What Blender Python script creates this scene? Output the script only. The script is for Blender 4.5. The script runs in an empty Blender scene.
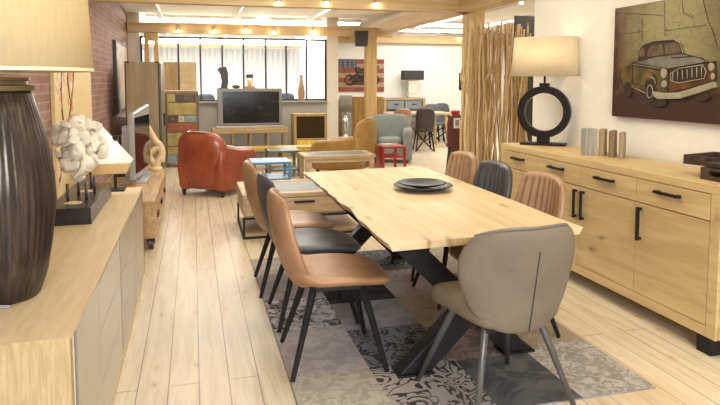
import bpy, bmesh, math, random
from mathutils import Vector, Matrix, noise
random.seed(7)
PI=math.pi
S=bpy.context.scene
C=S.collection
# ------------------------------------------------------------------ camera
FPX,PCX,PCY,HZ,VX,CAMH=620.,360.,130.,82.,193.,1.5
TH=math.atan((PCY-HZ)/FPX); YAW=math.atan((PCX-VX)/math.hypot(FPX,PCY-HZ))
FW=Vector((math.sin(YAW)*math.cos(TH),math.cos(YAW)*math.cos(TH),-math.sin(TH)))
RT=Vector((math.cos(YAW),-math.sin(YAW),0)); UP=RT.cross(FW)
CAM=Vector((0,0,CAMH))
def ray(x,y): return RT*((x-PCX)/FPX)-UP*((y-PCY)/FPX)+FW
def aZ(x,y,z=0.): d=ray(x,y); return CAM+d*((z-CAMH)/d.z)
def aX(x,y,v): d=ray(x,y); return CAM+d*(v/d.x)
def aY(x,y,v): d=ray(x,y); return CAM+d*(v/d.y)
cam=bpy.data.cameras.new('camera'); co=bpy.data.objects.new('camera',cam); C.objects.link(co)
co.location=CAM; co.rotation_euler=(PI/2-TH,0,-YAW)
cam.sensor_width=36; cam.lens=FPX/720*36; cam.shift_y=-(202.5-PCY)/720; cam.clip_start=.05; cam.clip_end=100
S.camera=co
# ------------------------------------------------------------------ materials
MATS={}
class NT:
    def __init__(s,name):
        s.m=bpy.data.materials.new(name); s.m.use_nodes=True; s.t=s.m.node_tree
        s.b=s.t.nodes['Principled BSDF']; s.coord=None
    def n(s,t,**kw):
        x=s.t.nodes.new(t)
        for k,v in kw.items(): setattr(x,k,v)
        return x
    def l(s,a,b): s.t.links.new(a,b)
    def vec(s,scale=(1,1,1),rot=(0,0,0),loc=(0,0,0)):
        if not s.coord: s.coord=s.n('ShaderNodeTexCoord')
        m=s.n('ShaderNodeMapping'); s.l(s.coord.outputs['Object'],m.inputs[0])
        m.inputs['Scale'].default_value=scale; m.inputs['Rotation'].default_value=rot; m.inputs['Location'].default_value=loc
        return m.outputs[0]
    def noise(s,v,sc,det=3,rough=.5,dist=0):
        x=s.n('ShaderNodeTexNoise'); s.l(v,x.inputs['Vector']); x.inputs['Scale'].default_value=sc
        x.inputs['Detail'].default_value=det; x.inputs['Roughness'].default_value=rough; x.inputs['Distortion'].default_value=dist
        return x.outputs['Fac']
    def ramp(s,f,stops,interp='LINEAR'):
        x=s.n('ShaderNodeValToRGB'); s.l(f,x.inputs[0]); e=x.color_ramp.elements; x.color_ramp.interpolation=interp
        while len(e)<len(stops): e.new(.5)
        for i,(p,c) in enumerate(stops):
            e[i].position=p; e[i].color=(*c,1) if len(c)==3 else c
        return x.outputs[0]
    def mix(s,f,a,b,mode='MIX'):
        x=s.n('ShaderNodeMix'); x.data_type='RGBA'; x.blend_type=mode
        for i,v in ((0,f),(6,a),(7,b)):
            if hasattr(v,'links'): s.l(v,x.inputs[i])
            elif i==0: x.inputs[0].default_value=v
            else: x.inputs[i].default_value=(*v,1)
        return x.outputs[2]
    def col(s,v):
        if hasattr(v,'links'): s.l(v,s.b.inputs['Base Color'])
        else: s.b.inputs['Base Color'].default_value=(*v,1)
    def set(s,rough=.5,metal=0,spec=None,coat=0):
        s.b.inputs['Roughness'].default_value=rough; s.b.inputs['Metallic'].default_value=metal
        if spec is not None: s.b.inputs['Specular IOR Level'].default_value=spec
        if coat: s.b.inputs['Coat Weight'].default_value=coat; s.b.inputs['Coat Roughness'].default_value=.2
    def bump(s,h,st=.3,d=.01):
        x=s.n('ShaderNodeBump'); s.l(h,x.inputs['Height']); x.inputs['Strength'].default_value=st; x.inputs['Distance'].default_value=d
        s.l(x.outputs[0],s.b.inputs['Normal'])
def sc(c,k): return tuple(min(1,x*k) for x in c)
def plain(name,c,rough=.5,metal=0,var=.12,nsc=14,bump=0,spec=None,coat=0):
    if name in MATS: return MATS[name]
    t=NT(name); v=t.vec(); f=t.noise(v,nsc,4)
    t.col(t.ramp(f,[(.3,sc(c,1-var)),(.7,sc(c,1+var))])); t.set(rough,metal,spec,coat)
    if bump: t.bump(t.noise(v,nsc*8,3),bump,.004)
    MATS[name]=t.m; return t.m
def wood(name,c1,c2,axis='Y',gs=1.,rough=.5,knots=0,plank=None,dark=None,pw=.14,kp='XY',con=1.):
    """grain runs along axis; plank=axis letter across which glued boards change tone"""
    if name in MATS: return MATS[name]
    t=NT(name)
    s={'X':(1.2,14,14),'Y':(14,1.2,14),'Z':(14,14,1.2)}[axis]; s=tuple(a*gs for a in s)
    v=t.vec(s); av=tuple((a+b_)/2 for a,b_ in zip(c1,c2)); c1=tuple(a*con+b_*(1-con) for a,b_ in zip(c1,av)); c2=tuple(a*con+b_*(1-con) for a,b_ in zip(c2,av))
    f=t.noise(v,1.6,6,.6,.35)
    c=t.ramp(f,[(.25,sc(c2,.86)),(.45,c2),(.58,c1),(.8,sc(c1,1.08))])
    f2=t.noise(t.vec(tuple(a*.22 for a in s)),1.3,2)
    c=t.mix(t.ramp(f2,[(.4,(0,0,0)),(.7,(.5,.5,.5))]),c,sc(c2,.9))
    if plank:
        sx=t.n('ShaderNodeSeparateXYZ'); t.l(t.vec(),sx.inputs[0])
        m=t.n('ShaderNodeMath',operation='DIVIDE'); t.l(sx.outputs[plank],m.inputs[0]); m.inputs[1].default_value=pw
        fl=t.n('ShaderNodeMath',operation='FLOOR'); t.l(m.outputs[0],fl.inputs[0])
        wn=t.n('ShaderNodeTexWhiteNoise',noise_dimensions='1D'); t.l(fl.outputs[0],wn.inputs['W'])
        c=t.mix(1.,c,t.ramp(wn.outputs['Value'],[(0,(.86,.84,.8)),(1,(1,1,1))]),'MULTIPLY')
    if knots:
        vo=t.n('ShaderNodeTexVoronoi',voronoi_dimensions='2D'); ks={'XY':(7,2.0,5),'YZ':(5,2.0,7)}[kp]
        nz=t.n('ShaderNodeTexNoise'); t.l(t.vec(),nz.inputs['Vector']); nz.inputs['Scale'].default_value=9
        add=t.n('ShaderNodeVectorMath',operation='ADD'); kv=t.vec(ks)
        if kp=='YZ':
            s3=t.n('ShaderNodeSeparateXYZ'); t.l(kv,s3.inputs[0]); c3_=t.n('ShaderNodeCombineXYZ'); t.l(s3.outputs[1],c3_.inputs[0]); t.l(s3.outputs[2],c3_.inputs[1]); kv=c3_.outputs[0]
        t.l(kv,add.inputs[0])
        sca=t.n('ShaderNodeVectorMath',operation='SCALE'); t.l(nz.outputs['Color'],sca.inputs[0]); sca.inputs['Scale'].default_value=.35
        t.l(sca.outputs[0],add.inputs[1]); t.l(add.outputs[0],vo.inputs['Vector']); vo.inputs['Scale'].default_value=1.0
        k0=t.ramp(vo.outputs['Distance'],[(.02,(.85,.85,.85)),(.03+.07*knots,(.45,.45,.45)),(.07+.16*knots,(0,0,0))])
        sp0=t.n('ShaderNodeSeparateColor'); t.l(vo.outputs['Color'],sp0.inputs[0])
        gt0=t.n('ShaderNodeMath',operation='GREATER_THAN'); t.l(sp0.outputs[0],gt0.inputs[0]); gt0.inputs[1].default_value=.6
        ml0=t.n('ShaderNodeMath',operation='MULTIPLY'); t.l(gt0.outputs[0],ml0.inputs[0]); t.l(k0,ml0.inputs[1]); k=ml0.outputs[0]
        c=t.mix(k,c,dark or sc(c2,.35))
    t.col(c); t.set(rough); t.bump(f,.12,.003)
    MATS[name]=t.m; return t.m
def emit(name,c,st):
    if name in MATS: return MATS[name]
    t=NT(name); t.col(c); t.b.inputs['Emission Color'].default_value=(*c,1); t.b.inputs['Emission Strength'].default_value=st
    MATS[name]=t.m; return t.m
def leather(name,c,c2=None,rough=.42,sc_=5,coat=0):
    if name in MATS: return MATS[name]
    t=NT(name); v=t.vec(); f=t.noise(v,sc_,5,.6); c2=c2 or sc(c,.72)
    g=t.noise(v,90,2)
    t.col(t.mix(.12,t.ramp(f,[(.3,c2),(.65,c)]),t.ramp(g,[(.3,sc(c,.6)),(.7,sc(c,1.2))])))
    t.set(rough,coat=coat); t.bump(g,.15,.002); MATS[name]=t.m; return t.m
# ------------------------------------------------------------------ mesh helpers
def B(): return bmesh.new()
def box(bm,c,s,rot=None):
    r=bmesh.ops.create_cube(bm,size=1); M=Matrix.Translation(c)
    if rot is not None: M=M@(rot if isinstance(rot,Matrix) else Matrix.Rotation(rot,4,'Z'))
    M=M@Matrix.Diagonal((*s,1)); bmesh.ops.transform(bm,matrix=M,verts=r['verts']); return bm
def bb(bm,a,b):  # box from min corner to max corner
    return box(bm,[(a[i]+b[i])/2 for i in range(3)],[abs(b[i]-a[i]) for i in range(3)])
def prism(bm,pts,ax,a,b):
    def P(p,h):
        return {'X':(h,p[0],p[1]),'Y':(p[0],h,p[1]),'Z':(p[0],p[1],h)}[ax]
    v0=[bm.verts.new(P(p,a)) for p in pts]; v1=[bm.verts.new(P(p,b)) for p in pts]
    n=len(pts); bm.faces.new(v0); bm.faces.new(v1[::-1])
    for i in range(n): bm.faces.new((v0[i],v1[i],v1[(i+1)%n],v0[(i+1)%n]))
    bmesh.ops.recalc_face_normals(bm,faces=bm.faces); return bm
def tube(bm,pts,r,seg=8,flat=1.,closed=False):
    pts=[Vector(p) for p in pts]; n=len(pts); rs=r if isinstance(r,(list,tuple)) else [r]*n
    rings=[]; pu=None
    for i,p in enumerate(pts):
        if closed: t=(pts[(i+1)%n]-pts[i-1]).normalized()
        else: t=(pts[min(i+1,n-1)]-pts[max(i-1,0)]).normalized()
        if pu is None:
            pu=Vector((0,0,1)) if abs(t.z)<.9 else Vector((1,0,0))
        u=(pu-t*pu.dot(t)).normalized(); pu=u; w=t.cross(u)
        o=PI/seg if seg==4 else 0
        rings.append([bm.verts.new(p+(u*math.cos(2*PI*k/seg+o)+w*math.sin(2*PI*k/seg+o)*flat)*rs[i]) for k in range(seg)])
    m=n if closed else n-1
    for i in range(m):
        a,b=rings[i],rings[(i+1)%n]
        for k in range(seg): bm.faces.new((a[k],a[(k+1)%seg],b[(k+1)%seg],b[k]))
    if not closed: bm.faces.new(rings[0][::-1]); bm.faces.new(rings[-1])
    bmesh.ops.recalc_face_normals(bm,faces=bm.faces); return bm
def lathe(bm,prof,seg=32,c=(0,0,0),sx=1,sy=1,flute=None,caps=True):
    rings=[]
    for r,z in prof:
        rings.append([bm.verts.new((c[0]+sx*(r*(1+(flute[1]*math.cos(flute[0]*2*PI*k/seg) if flute else 0)))*math.cos(2*PI*k/seg),
                                    c[1]+sy*(r*(1+(flute[1]*math.cos(flute[0]*2*PI*k/seg) if flute else 0)))*math.sin(2*PI*k/seg),c[2]+z)) for k in range(seg)])
    for i in range(len(rings)-1):
        for k in range(seg): bm.faces.new((rings[i][k],rings[i][(k+1)%seg],rings[i+1][(k+1)%seg],rings[i+1][k]))
    if caps: bm.faces.new(rings[0][::-1]); bm.faces.new(rings[-1])
    return bm
def shell(cfn,T,nu=25,nv=21,rib=None,p=5,Tb=None):
    """closed upholstered sheet: cfn(u,v) centre surface, half thickness T, rib=(count,depth,halfwidth)"""
    bm=B(); f=lambda i,n: math.sin(PI/2*(2*i/(n-1)-1))*.5+(2*i/(n-1)-1)*.5
    front=[];back=[]
    for j in range(nv):
        v=f(j,nv); rf=[];rb=[]
        for i in range(nu):
            u=f(i,nu) if not rib else (2*i/(nu-1)-1)
            e=1e-3; c=Vector(cfn(u,v))
            du=Vector(cfn(min(u+e,1),v))-Vector(cfn(max(u-e,-1),v)); dv=Vector(cfn(u,min(v+e,1)))-Vector(cfn(u,max(v-e,-1)))
            n=du.cross(dv); n=n.normalized() if n.length>1e-12 else Vector((0,0,1))
            k=max(0.,(1-abs(u)**p)*(1-abs(v)**p))**.5
            tf=T*k
            if rib and abs(u)<rib[2] and abs(v)<.86:
                ph=abs(math.cos(PI*rib[0]*(u/rib[2]+1)/2)); tf-=rib[1]*max(0,ph-.55)/.45
            if 0<i<nu-1 and 0<j<nv-1:
                rf.append(bm.verts.new(c+n*tf)); rb.append(bm.verts.new(c-n*(Tb if Tb else T)*k))
            else:
                w=bm.verts.new(c); rf.append(w); rb.append(w)
        front.append(rf);back.append(rb)
    for j in range(nv-1):
        for i in range(nu-1):
            for g,fl in ((front,0),(back,1)):
                q=[g[j][i],g[j][i+1],g[j+1][i+1],g[j+1][i]]
                if fl: q=q[::-1]
                try: bm.faces.new(q)
                except ValueError: pass
    bmesh.ops.recalc_face_normals(bm,faces=bm.faces); return bm
def obj(name,bm,mat,parent=None,smooth=False,bevel=0,seg=2,sub=0,loc=None,rot=None,ang=None):
    me=bpy.data.meshes.new(name); bm.to_mesh(me); bm.free()
    for m in (mat if isinstance(mat,(list,tuple)) else [mat]): me.materials.append(m)
    o=bpy.data.objects.new(name,me); C.objects.link(o)
    if parent: o.parent=parent
    if loc is not None: o.location=loc
    if rot is not None: o.rotation_euler=rot
    if smooth: me.shade_smooth()
    if bevel:
        b=o.modifiers.new('bevel','BEVEL'); b.width=bevel; b.segments=seg; b.limit_method='ANGLE'; b.angle_limit=math.radians(35)
    if sub:
        b=o.modifiers.new('subd','SUBSURF'); b.levels=sub; b.render_levels=sub
    return o
def thing(name,label,cat,loc=(0,0,0),rotz=0,group=None):
    o=bpy.data.objects.new(name,None); C.objects.link(o); o.empty_display_size=.1
    o.location=loc; o.rotation_euler=(0,0,rotz); tag(o,label,cat,group); return o
def tag(o,label,cat,group=None):
    o['label']=label; o['category']=cat
    if group: o['group']=group
    return o
def struct(name,bm,mat,parent=None,**k):
    o=obj(name,bm,mat,parent,**k)
    if not parent: o['kind']='structure'
    return o
def dup(root,loc,rotz,label,group=None):
    r=root.copy(); C.objects.link(r); r.location=loc; r.rotation_euler=(0,0,rotz); r['label']=label
    if group: r['group']=group
    for ch in list(root.children):
        c=ch.copy(); C.objects.link(c); c.parent=r
        for g in list(ch.children):
            d=g.copy(); C.objects.link(d); d.parent=c
    return r
def spl(P,n=8):
    P=[Vector(q) for q in P]; out=[]
    for i in range(len(P)-1):
        a=P[max(i-1,0)];b_=P[i];c_=P[i+1];d=P[min(i+2,len(P)-1)]
        for k in range(n):
            s=k/n; out.append(.5*((2*b_)+(c_-a)*s+(2*a-5*b_+4*c_-d)*s*s+(3*b_-a-3*c_+d)*s**3))
    return out+[P[-1]]
# ------------------------------------------------------------------ material instances
black=plain('black_steel',(.013,.013,.014),.5,0,.2,spec=.25)
blackwood=plain('black_wood',(.03,.024,.022),.5)
oakR=wood('oak_sideboard',(.68,.515,.27),(.57,.41,.20),'Y',1,.5,.25,dark=(.22,.13,.06),con=.6)
oakRdoor=wood('oak_door',(.67,.50,.26),(.54,.38,.18),'Y',.8,.5,.6,dark=(.2,.11,.05),kp='YZ',con=.8)
oakT=wood('oak_table',(.76,.61,.41),(.66,.50,.30),'Y',.9,.42,.6,plank='X',dark=(.27,.15,.07),con=.7)
ash=wood('ash_slab',(.70,.58,.38),(.60,.47,.28),'Y',1.6,.45,con=.4)
ashZ=wood('ash_end',(.50,.38,.20),(.38,.27,.13),'Z',4,.5,con=.6)
greige=plain('greige_lacquer',(.50,.44,.36),.4,0,.04)
greigeD=plain('greige_groove',(.22,.2,.18),.4)
pine=wood('pine_beam',(.68,.50,.28),(.60,.42,.21),'X',.6,.55)
pineY=wood('pine_beam_long',(.68,.50,.28),(.60,.42,.21),'Y',.6,.55)
pineZ=wood('pine_post',(.64,.44,.20),(.54,.35,.14),'Z',.6,.55)
white=plain('white_paint',(.84,.83,.80),.7,0,.02)
cream=plain('cream_paint',(.80,.74,.62),.75,0,.03)
greyp=plain('grey_beige_paint',(.45,.43,.38),.7,0,.04)
ceilm=plain('ceiling_paint',(.86,.84,.78),.8,0,.02)
# floor
t=NT('whitewashed_planks')
sx=t.n('ShaderNodeSeparateXYZ'); t.l(t.vec(),sx.inputs[0]); cb=t.n('ShaderNodeCombineXYZ'); t.l(sx.outputs[1],cb.inputs[0]); t.l(sx.outputs[0],cb.inputs[1])
br=t.n('ShaderNodeTexBrick'); t.l(cb.outputs[0],br.inputs['Vector'])
for k,v in dict(Scale=1.,).items(): br.inputs[k].default_value=v
br.inputs['Mortar Size'].default_value=.0028; br.inputs['Brick Width'].default_value=3.1; br.inputs['Row Height'].default_value=.146; br.inputs['Mortar Smooth'].default_value=.1
br.offset=.37; br.offset_frequency=2
br.inputs['Color1'].default_value=(.79,.71,.56,1); br.inputs['Color2'].default_value=(.73,.645,.48,1); br.inputs['Mortar'].default_value=(.30,.23,.16,1)
g=t.noise(t.vec((11,.9,1)),2.2,6,.6,.8)
c=t.mix(1.,br.outputs['Color'],t.ramp(g,[(.3,(.80,.73,.64)),(.6,(1,1,1))]),'MULTIPLY')
g2=t.noise(t.vec((1,.5,1)),1.1,3)
c=t.mix(t.ramp(g2,[(.52,(0,0,0)),(.72,(.55,.55,.55))]),c,(.78,.52,.33))
vo=t.n('ShaderNodeTexVoronoi',voronoi_dimensions='2D'); t.l(t.vec((4.2,1.9,1)),vo.inputs['Vector']); vo.inputs['Scale'].default_value=1.3
k0=t.ramp(vo.outputs['Distance'],[(.02,(.75,.75,.75)),(.06,(.3,.3,.3)),(.15,(0,0,0))]); sp0=t.n('ShaderNodeSeparateColor'); t.l(vo.outputs['Color'],sp0.inputs[0])
gt0=t.n('ShaderNodeMath',operation='GREATER_THAN'); t.l(sp0.outputs[0],gt0.inputs[0]); gt0.inputs[1].default_value=.62
ml0=t.n('ShaderNodeMath',operation='MULTIPLY'); t.l(gt0.outputs[0],ml0.inputs[0]); t.l(k0,ml0.inputs[1]); c=t.mix(ml0.outputs[0],c,(.50,.27,.14))
t.col(c); t.set(.33); t.bump(br.outputs['Fac'],-.4,.004); floorm=t.m
# bricks
t=NT('red_bricks')
sx=t.n('ShaderNodeSeparateXYZ'); t.l(t.vec(),sx.inputs[0]); cb=t.n('ShaderNodeCombineXYZ'); t.l(sx.outputs[1],cb.inputs[0]); t.l(sx.outputs[2],cb.inputs[1])
br=t.n('ShaderNodeTexBrick'); t.l(cb.outputs[0],br.inputs['Vector']); br.inputs['Scale'].default_value=1
br.inputs['Mortar Size'].default_value=.006; br.inputs['Brick Width'].default_value=.26; br.inputs['Row Height'].default_value=.078
br.inputs['Color1'].default_value=(.40,.235,.20,1); br.inputs['Color2'].default_value=(.30,.17,.145,1); br.inputs['Mortar'].default_value=(.44,.36,.33,1)
t.col(t.mix(1.,br.outputs['Color'],t.ramp(t.noise(t.vec(),7,4),[(.3,(.8,.8,.8)),(.7,(1.1,1.1,1.1))]),'MULTIPLY')); t.set(.8); t.bump(br.outputs['Fac'],-.6,.008); brickm=t.m
tan=leather('tan_leather',(.40,.225,.12),(.25,.125,.06))
tan2=leather('brown_leather',(.40,.25,.145),(.27,.155,.08))
darkl=leather('charcoal_leather',(.075,.08,.09),(.04,.042,.05))
taupe=leather('taupe_suede',(.185,.150,.110),(.135,.108,.078),.75,4)
redl=leather('red_leather',(.36,.075,.025),(.22,.036,.014),.3,4,.3)
camel=leather('camel_leather',(.42,.245,.07),(.28,.145,.035),.4,4)
# ------------------------------------------------------------------ room shell
WX=-1.22; RW=3.17; RWE=5.36; BY=15.5; PY=13.0; CZ=2.86
b=B(); bb(b,(WX-.3,-3.2,-.1),(11,18.6,0)); struct('floor',b,floorm)
b=B(); bb(b,(WX-.3,-3.2,CZ),(11,18.6,CZ+.1)); struct('ceiling',b,ceilm)
b=B(); bb(b,(WX-.15,-3.2,0),(WX,13.0,CZ)); struct('wall_left',b,brickm)
b=B(); bb(b,(RW,-3.2,0),(RW+.15,RWE,CZ)); struct('wall_right',b,white)
# unseen wall behind the camera; its broad opening is added to admit light
b=B(); bb(b,(WX,-3.35,0),(RW,-3.2,.5)); bb(b,(WX,-3.35,2.5),(RW,-3.2,CZ)); bb(b,(WX,-3.35,.5),(WX+.3,-3.2,2.5)); bb(b,(RW-.3,-3.35,.5),(RW,-3.2,2.5)); struct('wall_rear',b,white)
x0,x1=WX,3.0*PY/14+.02
pl=aY(141,90,PY).x; pr=aY(327,90,PY).x; wr=aY(336,90,PY).x
zs=aY(250,101,PY).z; zt=aY(250,38,PY).z
b=B(); bb(b,(WX-.15,PY,0),(pl,PY+.12,CZ)); struct('wall_corner',b,cream)
b=B(); bb(b,(pl,PY,0),(pr,PY+.12,zs)); struct('wall_partition',b,greyp,bevel=.003)
b=B(); bb(b,(pr,PY,0),(wr+.05,BY+.1,CZ)); struct('wall_return',b,cream)
b=B(); bb(b,(wr+.05,BY,0),(11,BY+.12,CZ)); struct('wall_back',b,white)
b=B(); bb(b,(10.9,RWE,0),(11,BY,CZ)); struct('wall_far_right',b,white)
b=B(); bb(b,(RW+.15,RWE-.12,0),(11,RWE,CZ)); struct('wall_side_return',b,white)
b=B(); bb(b,(WX-.3,18.4,0),(wr,18.5,.5)); bb(b,(WX-.3,18.4,2.4),(wr,18.5,CZ)); struct('wall_far',b,white)
b=B(); bb(b,(WX-.3,PY+.12,0),(WX-.15,18.4,CZ)); struct('wall_far_left',b,white)
# glazed partition
glz=bpy.data.objects.new('window_1',None); C.objects.link(glz); glz['kind']='structure'
t=NT('clear_glass'); t.b.inputs['Transmission Weight'].default_value=1; t.b.inputs['Roughness'].default_value=0; t.b.inputs['IOR'].default_value=1.02; t.col((.97,.98,1)); glassm=t.m
frame=plain('dark_metal_frame',(.03,.03,.04),.4)
b=B(); xs=[aY(p,70,PY).x for p in (157,178.7,200.7,222.6,243.8,266,286.5,307)]
for x in xs: bb(b,(x-.018,PY+.03,zs),(x+.018,PY+.07,zt))
for x in (pl+.02,pr-.02): bb(b,(x-.02,PY+.02,zs),(x+.02,PY+.08,zt))
bb(b,(pl,PY+.02,zs),(pr,PY+.08,zs+.035)); bb(b,(pl,PY+.02,zt-.035),(pr,PY+.08,zt)); struct('window_frame',b,frame,glz)
allx=[pl+.02]+xs+[pr-.02]
for i in range(len(allx)-1):
    b=B(); bb(b,(allx[i]+.018,PY+.046,zs+.035),(allx[i+1]-.018,PY+.052,zt-.035)); struct('pane',b,glassm,glz)
# far windows with white vertical curtains
b=B(); pts=[]
cur=plain('white_curtain',(.90,.91,.93),.9,0,.02)
def curtain(xa,xb,y,lab):
    b=B(); n=int((xb-xa)/.02); v=[]
    for i in range(n+1):
        x=xa+(xb-xa)*i/n; yy=y+.035*math.sin(x*42)+.015*math.sin(x*17)
        v.append([b.verts.new((x,yy,.06)),b.verts.new((x,yy,2.46))])
    for i in range(n): b.faces.new((v[i][0],v[i+1][0],v[i+1][1],v[i][1]))
    o=obj('curtain',b,cur,smooth=True); m=o.modifiers.new('t','SOLIDIFY'); m.thickness=.004
    tag(o,lab,'curtain','white curtains behind the glazed partition'); return o
curtain(-1.3,1.15,18.2,'white vertical pleated curtain beyond the glazing, left half')
curtain(1.2,3.05,18.2,'white vertical pleated curtain beyond the glazing, right half behind the wooden vase')
# beams
def beamX(y,xa,xb,z,h=.21,d=.16,n='trim_1'):
    b=B(); bb(b,(xa,y,z),(xb,y+d,z+h)); o=struct(n,b,pine,bevel=.006); return o
ZB=2.52; Y1=8.5; Y2=12.75
beamX(Y1,WX,4.2,ZB,.22,.16,'trim_1')
beamX(Y2,WX+.02,4.15,2.46,.19,.16,'trim_2')
beamX(17.0,WX-.1,wr-.05,2.42,.16,.14,'trim_3')
beamX(BY-.16,wr+.1,10.8,2.5,.2,.14,'trim_4')
bx=aY(376,39,Y2+.1).x
b=B(); bb(b,(bx-.02,RWE+.05,ZB),(bx+.22,BY-.2,ZB+.22)); struct('trim_5',b,pineY,bevel=.006)
# posts
pL=aY(366.5,100,Y2); pR=aY(377,100,Y2)
b=B(); bb(b,(pL.x,Y2,0),(pR.x,Y2+.2,2.46)); struct('trim_6',b,pineZ,bevel=.01)
q0=aY(467,40,Y1+.02); q1=aY(484,40,Y1+.02)
b=B(); bb(b,(q0.x,Y1,0),(q1.x,Y1+.2,ZB)); struct('trim_7',b,pineZ,bevel=.01)
# wooden doorway frame left of the glazing
b=B(); xa=aY(145,60,12.9).x; xb=aY(158,60,12.9).x
bb(b,(xa,12.82,0),(xa+.08,12.97,2.46)); bb(b,(xb-.06,12.82,0),(xb+.02,12.97,2.46)); bb(b,(xa+.08,12.82,2.3),(xb-.06,12.97,2.46)); struct('trim_8',b,pineZ,bevel=.008)
# dark panel at the end of the white wall
b=B(); p0=aY(513,16,8.3); p1=aY(545,16,8.3); bb(b,(p0.x,8.22,0),(p1.x,8.27,p0.z)); 
o=obj('room_divider_panel',b,plain('charcoal_panel',(.05,.045,.04),.5),bevel=.003); tag(o,'dark upright panel between driftwood screen and white wall, behind the ring lamp','panel')
# fluorescent lights on ceiling
lum=emit('fluorescent_tube',(1,.97,.90),9.)
body=plain('lamp_white',(.85,.84,.8),.5)
def fluo(x0,x1,y,lab):
    t=thing('ceiling_light',lab,'ceiling light',((x0+x1)/2,y,CZ),0,'ceiling strip lights')
    L=(x1-x0); b=B(); bb(b,(-L/2,-.12,-.06),(L/2,.12,0)); obj('housing',b,body,t,bevel=.01)
    b=B(); 
    for s in (-.06,.06): tube(b,[(-L/2+.03,s,-.085),(L/2-.03,s,-.085)],.022,8)
    obj('tubes',b,lum,t,smooth=True)
fluo(-.9,1.3,13.4,'long white strip light above the glazed partition, left one')
fluo(1.6,3.6,13.4,'long white strip light above the glazed partition, right one')
fluo(4.3,6.6,13.2,'strip light on the ceiling over the far dining table')
fluo(-.9,1.6,15.2,'strip light beyond the partition, further back, left one')
fluo(4.6,7.2,14.7,'strip light nearest the far white wall')
# white joist strips giving the coffered ceiling
b=B()
for x in (-.6,.9,2.4):
    bb(b,(x-.04,9.2,CZ-.10),(x+.04,18.3,CZ))
for x in (5.2,6.6,8.): bb(b,(x-.04,9.2,CZ-.1),(x+.04,15.4,CZ))
struct('trim_9',b,white)
# spotlights on beams
spotm=emit('spot_bulb',(1,.83,.55),40.); spotb=plain('spot_body',(.5,.42,.3),.4)
k=0
sp=[]
for i,(x,y,yy) in enumerate([(214,30,Y2-.03),(246,29,Y2-.03),(274,31,Y2-.03),(314,30,Y2-.03),(279,0.5,Y1-.03),(326,1,Y1-.03),(377,2,Y1-.03),(460,37,BY-.2),(178,30,Y2-.03)]):
    p=aY(x,y,yy); w=['sixth','second','third','fourth','fifth'][i%5]
    lab={0:'small spotlight on the far beam, above the dark curved sculpture',1:'small spotlight on the far beam, above the lantern',2:'small spotlight on the far beam, right of the lantern',3:'small spotlight on the far beam, rightmost before the speaker',4:'small spotlight on the near beam at the top edge, left one',5:'small spotlight on the near beam at the top edge, middle one',6:'small spotlight on the near beam at the top edge, right one near the post',7:'small spotlight on the rear wall beam beside the driftwood screen',8:'small spotlight on the far beam, leftmost above the patchwork chest'}[i]
    t=thing('spotlight',lab,'spotlight',p,0,'beam spotlights')
    b=B(); lathe(b,[(.02,.05),(.03,.03),(.035,0),(.035,-.02)],14); obj('housing',b,spotb,t,smooth=True)
    b=B(); lathe(b,[(.005,-.045),(.025,-.035),(.028,-.018)],12); obj('bulb',b,spotm,t,smooth=True); sp.append(p)
# speaker
p=aY(360.5,39,12.6)
t=thing('loudspeaker','small black wall loudspeaker mounted high on the wooden post','speaker',(p.x-.02,12.5,p.z-.16),math.radians(-8))
b=B(); prism(b,[(-.13,.32),(.15,.32),(.13,0),(-.11,0)],'Y',-.1,.1); obj('cabinet',b,plain('speaker_case',(.05,.045,.04),.6),t,bevel=.012)
b=B(); bb(b,(-.11,-.108,.02),(.12,-.1,.3)); obj('grille',b,plain('speaker_cloth',(.06,.055,.045),.9),t)
b=B(); bb(b,(-.02,.1,.12),(.03,.262,.18)); obj('bracket',b,black,t)
# ------------------------------------------------------------------ rug (patchwork)
def patch(name,bg,fg,s,th,kind=0):
    t=NT(name); v=t.vec()
    n=t.n('ShaderNodeTexNoise'); t.l(v,n.inputs['Vector']); n.inputs['Scale'].default_value=s*.8; n.inputs['Detail'].default_value=2
    if kind==0: # scrolls: bands of a distorted field
        w=t.n('ShaderNodeTexWave'); w.wave_type='RINGS'; w.rings_direction='SPHERICAL'; 
        vo=t.n('ShaderNodeTexVoronoi'); t.l(v,vo.inputs['Vector']); vo.inputs['Scale'].default_value=s; 
        m=t.n('ShaderNodeMath',operation='ADD'); t.l(vo.outputs['Distance'],m.inputs[0]); t.l(n.outputs['Fac'],m.inputs[1])
        m2=t.n('ShaderNodeMath',operation='PINGPONG'); t.l(m.outputs[0],m2.inputs[0]); m2.inputs[1].default_value=.16
        m3=t.n('ShaderNodeMath',operation='DIVIDE'); t.l(m2.outputs[0],m3.inputs[0]); m3.inputs[1].default_value=.16; f=m3.outputs[0]
    elif kind==3:
        n0=t.noise(v,s,2,.5,.8); m=t.n('ShaderNodeMath',operation='MULTIPLY'); t.l(n0,m.inputs[0]); m.inputs[1].default_value=15
        m2=t.n('ShaderNodeMath',operation='PINGPONG'); t.l(m.outputs[0],m2.inputs[0]); m2.inputs[1].default_value=1; f=m2.outputs[0]
    elif kind==1:
        f=t.noise(v,s,5,.7,1.2)
    else:
        vo=t.n('ShaderNodeTexVoronoi'); vo.feature='SMOOTH_F1'; t.l(v,vo.inputs['Vector']); vo.inputs['Scale'].default_value=s; f=vo.outputs['Distance']
    c=t.ramp(f,[(th-.045,bg),(th+.045,fg)])
    wear=t.noise(v,3,4); c=t.mix(t.ramp(wear,[(.45,(0,0,0)),(.8,(.55,.55,.55))]),c,tuple((a+b_)/2 for a,b_ in zip(bg,fg)))
    t.col(c); t.set(.95,spec=.1); t.bump(t.noise(v,260,2),.3,.004); return t.m
lg=(.50,.47,.46); cr=(.47,.42,.36); dk=(.055,.055,.06); mg=(.22,.21,.22)
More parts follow.
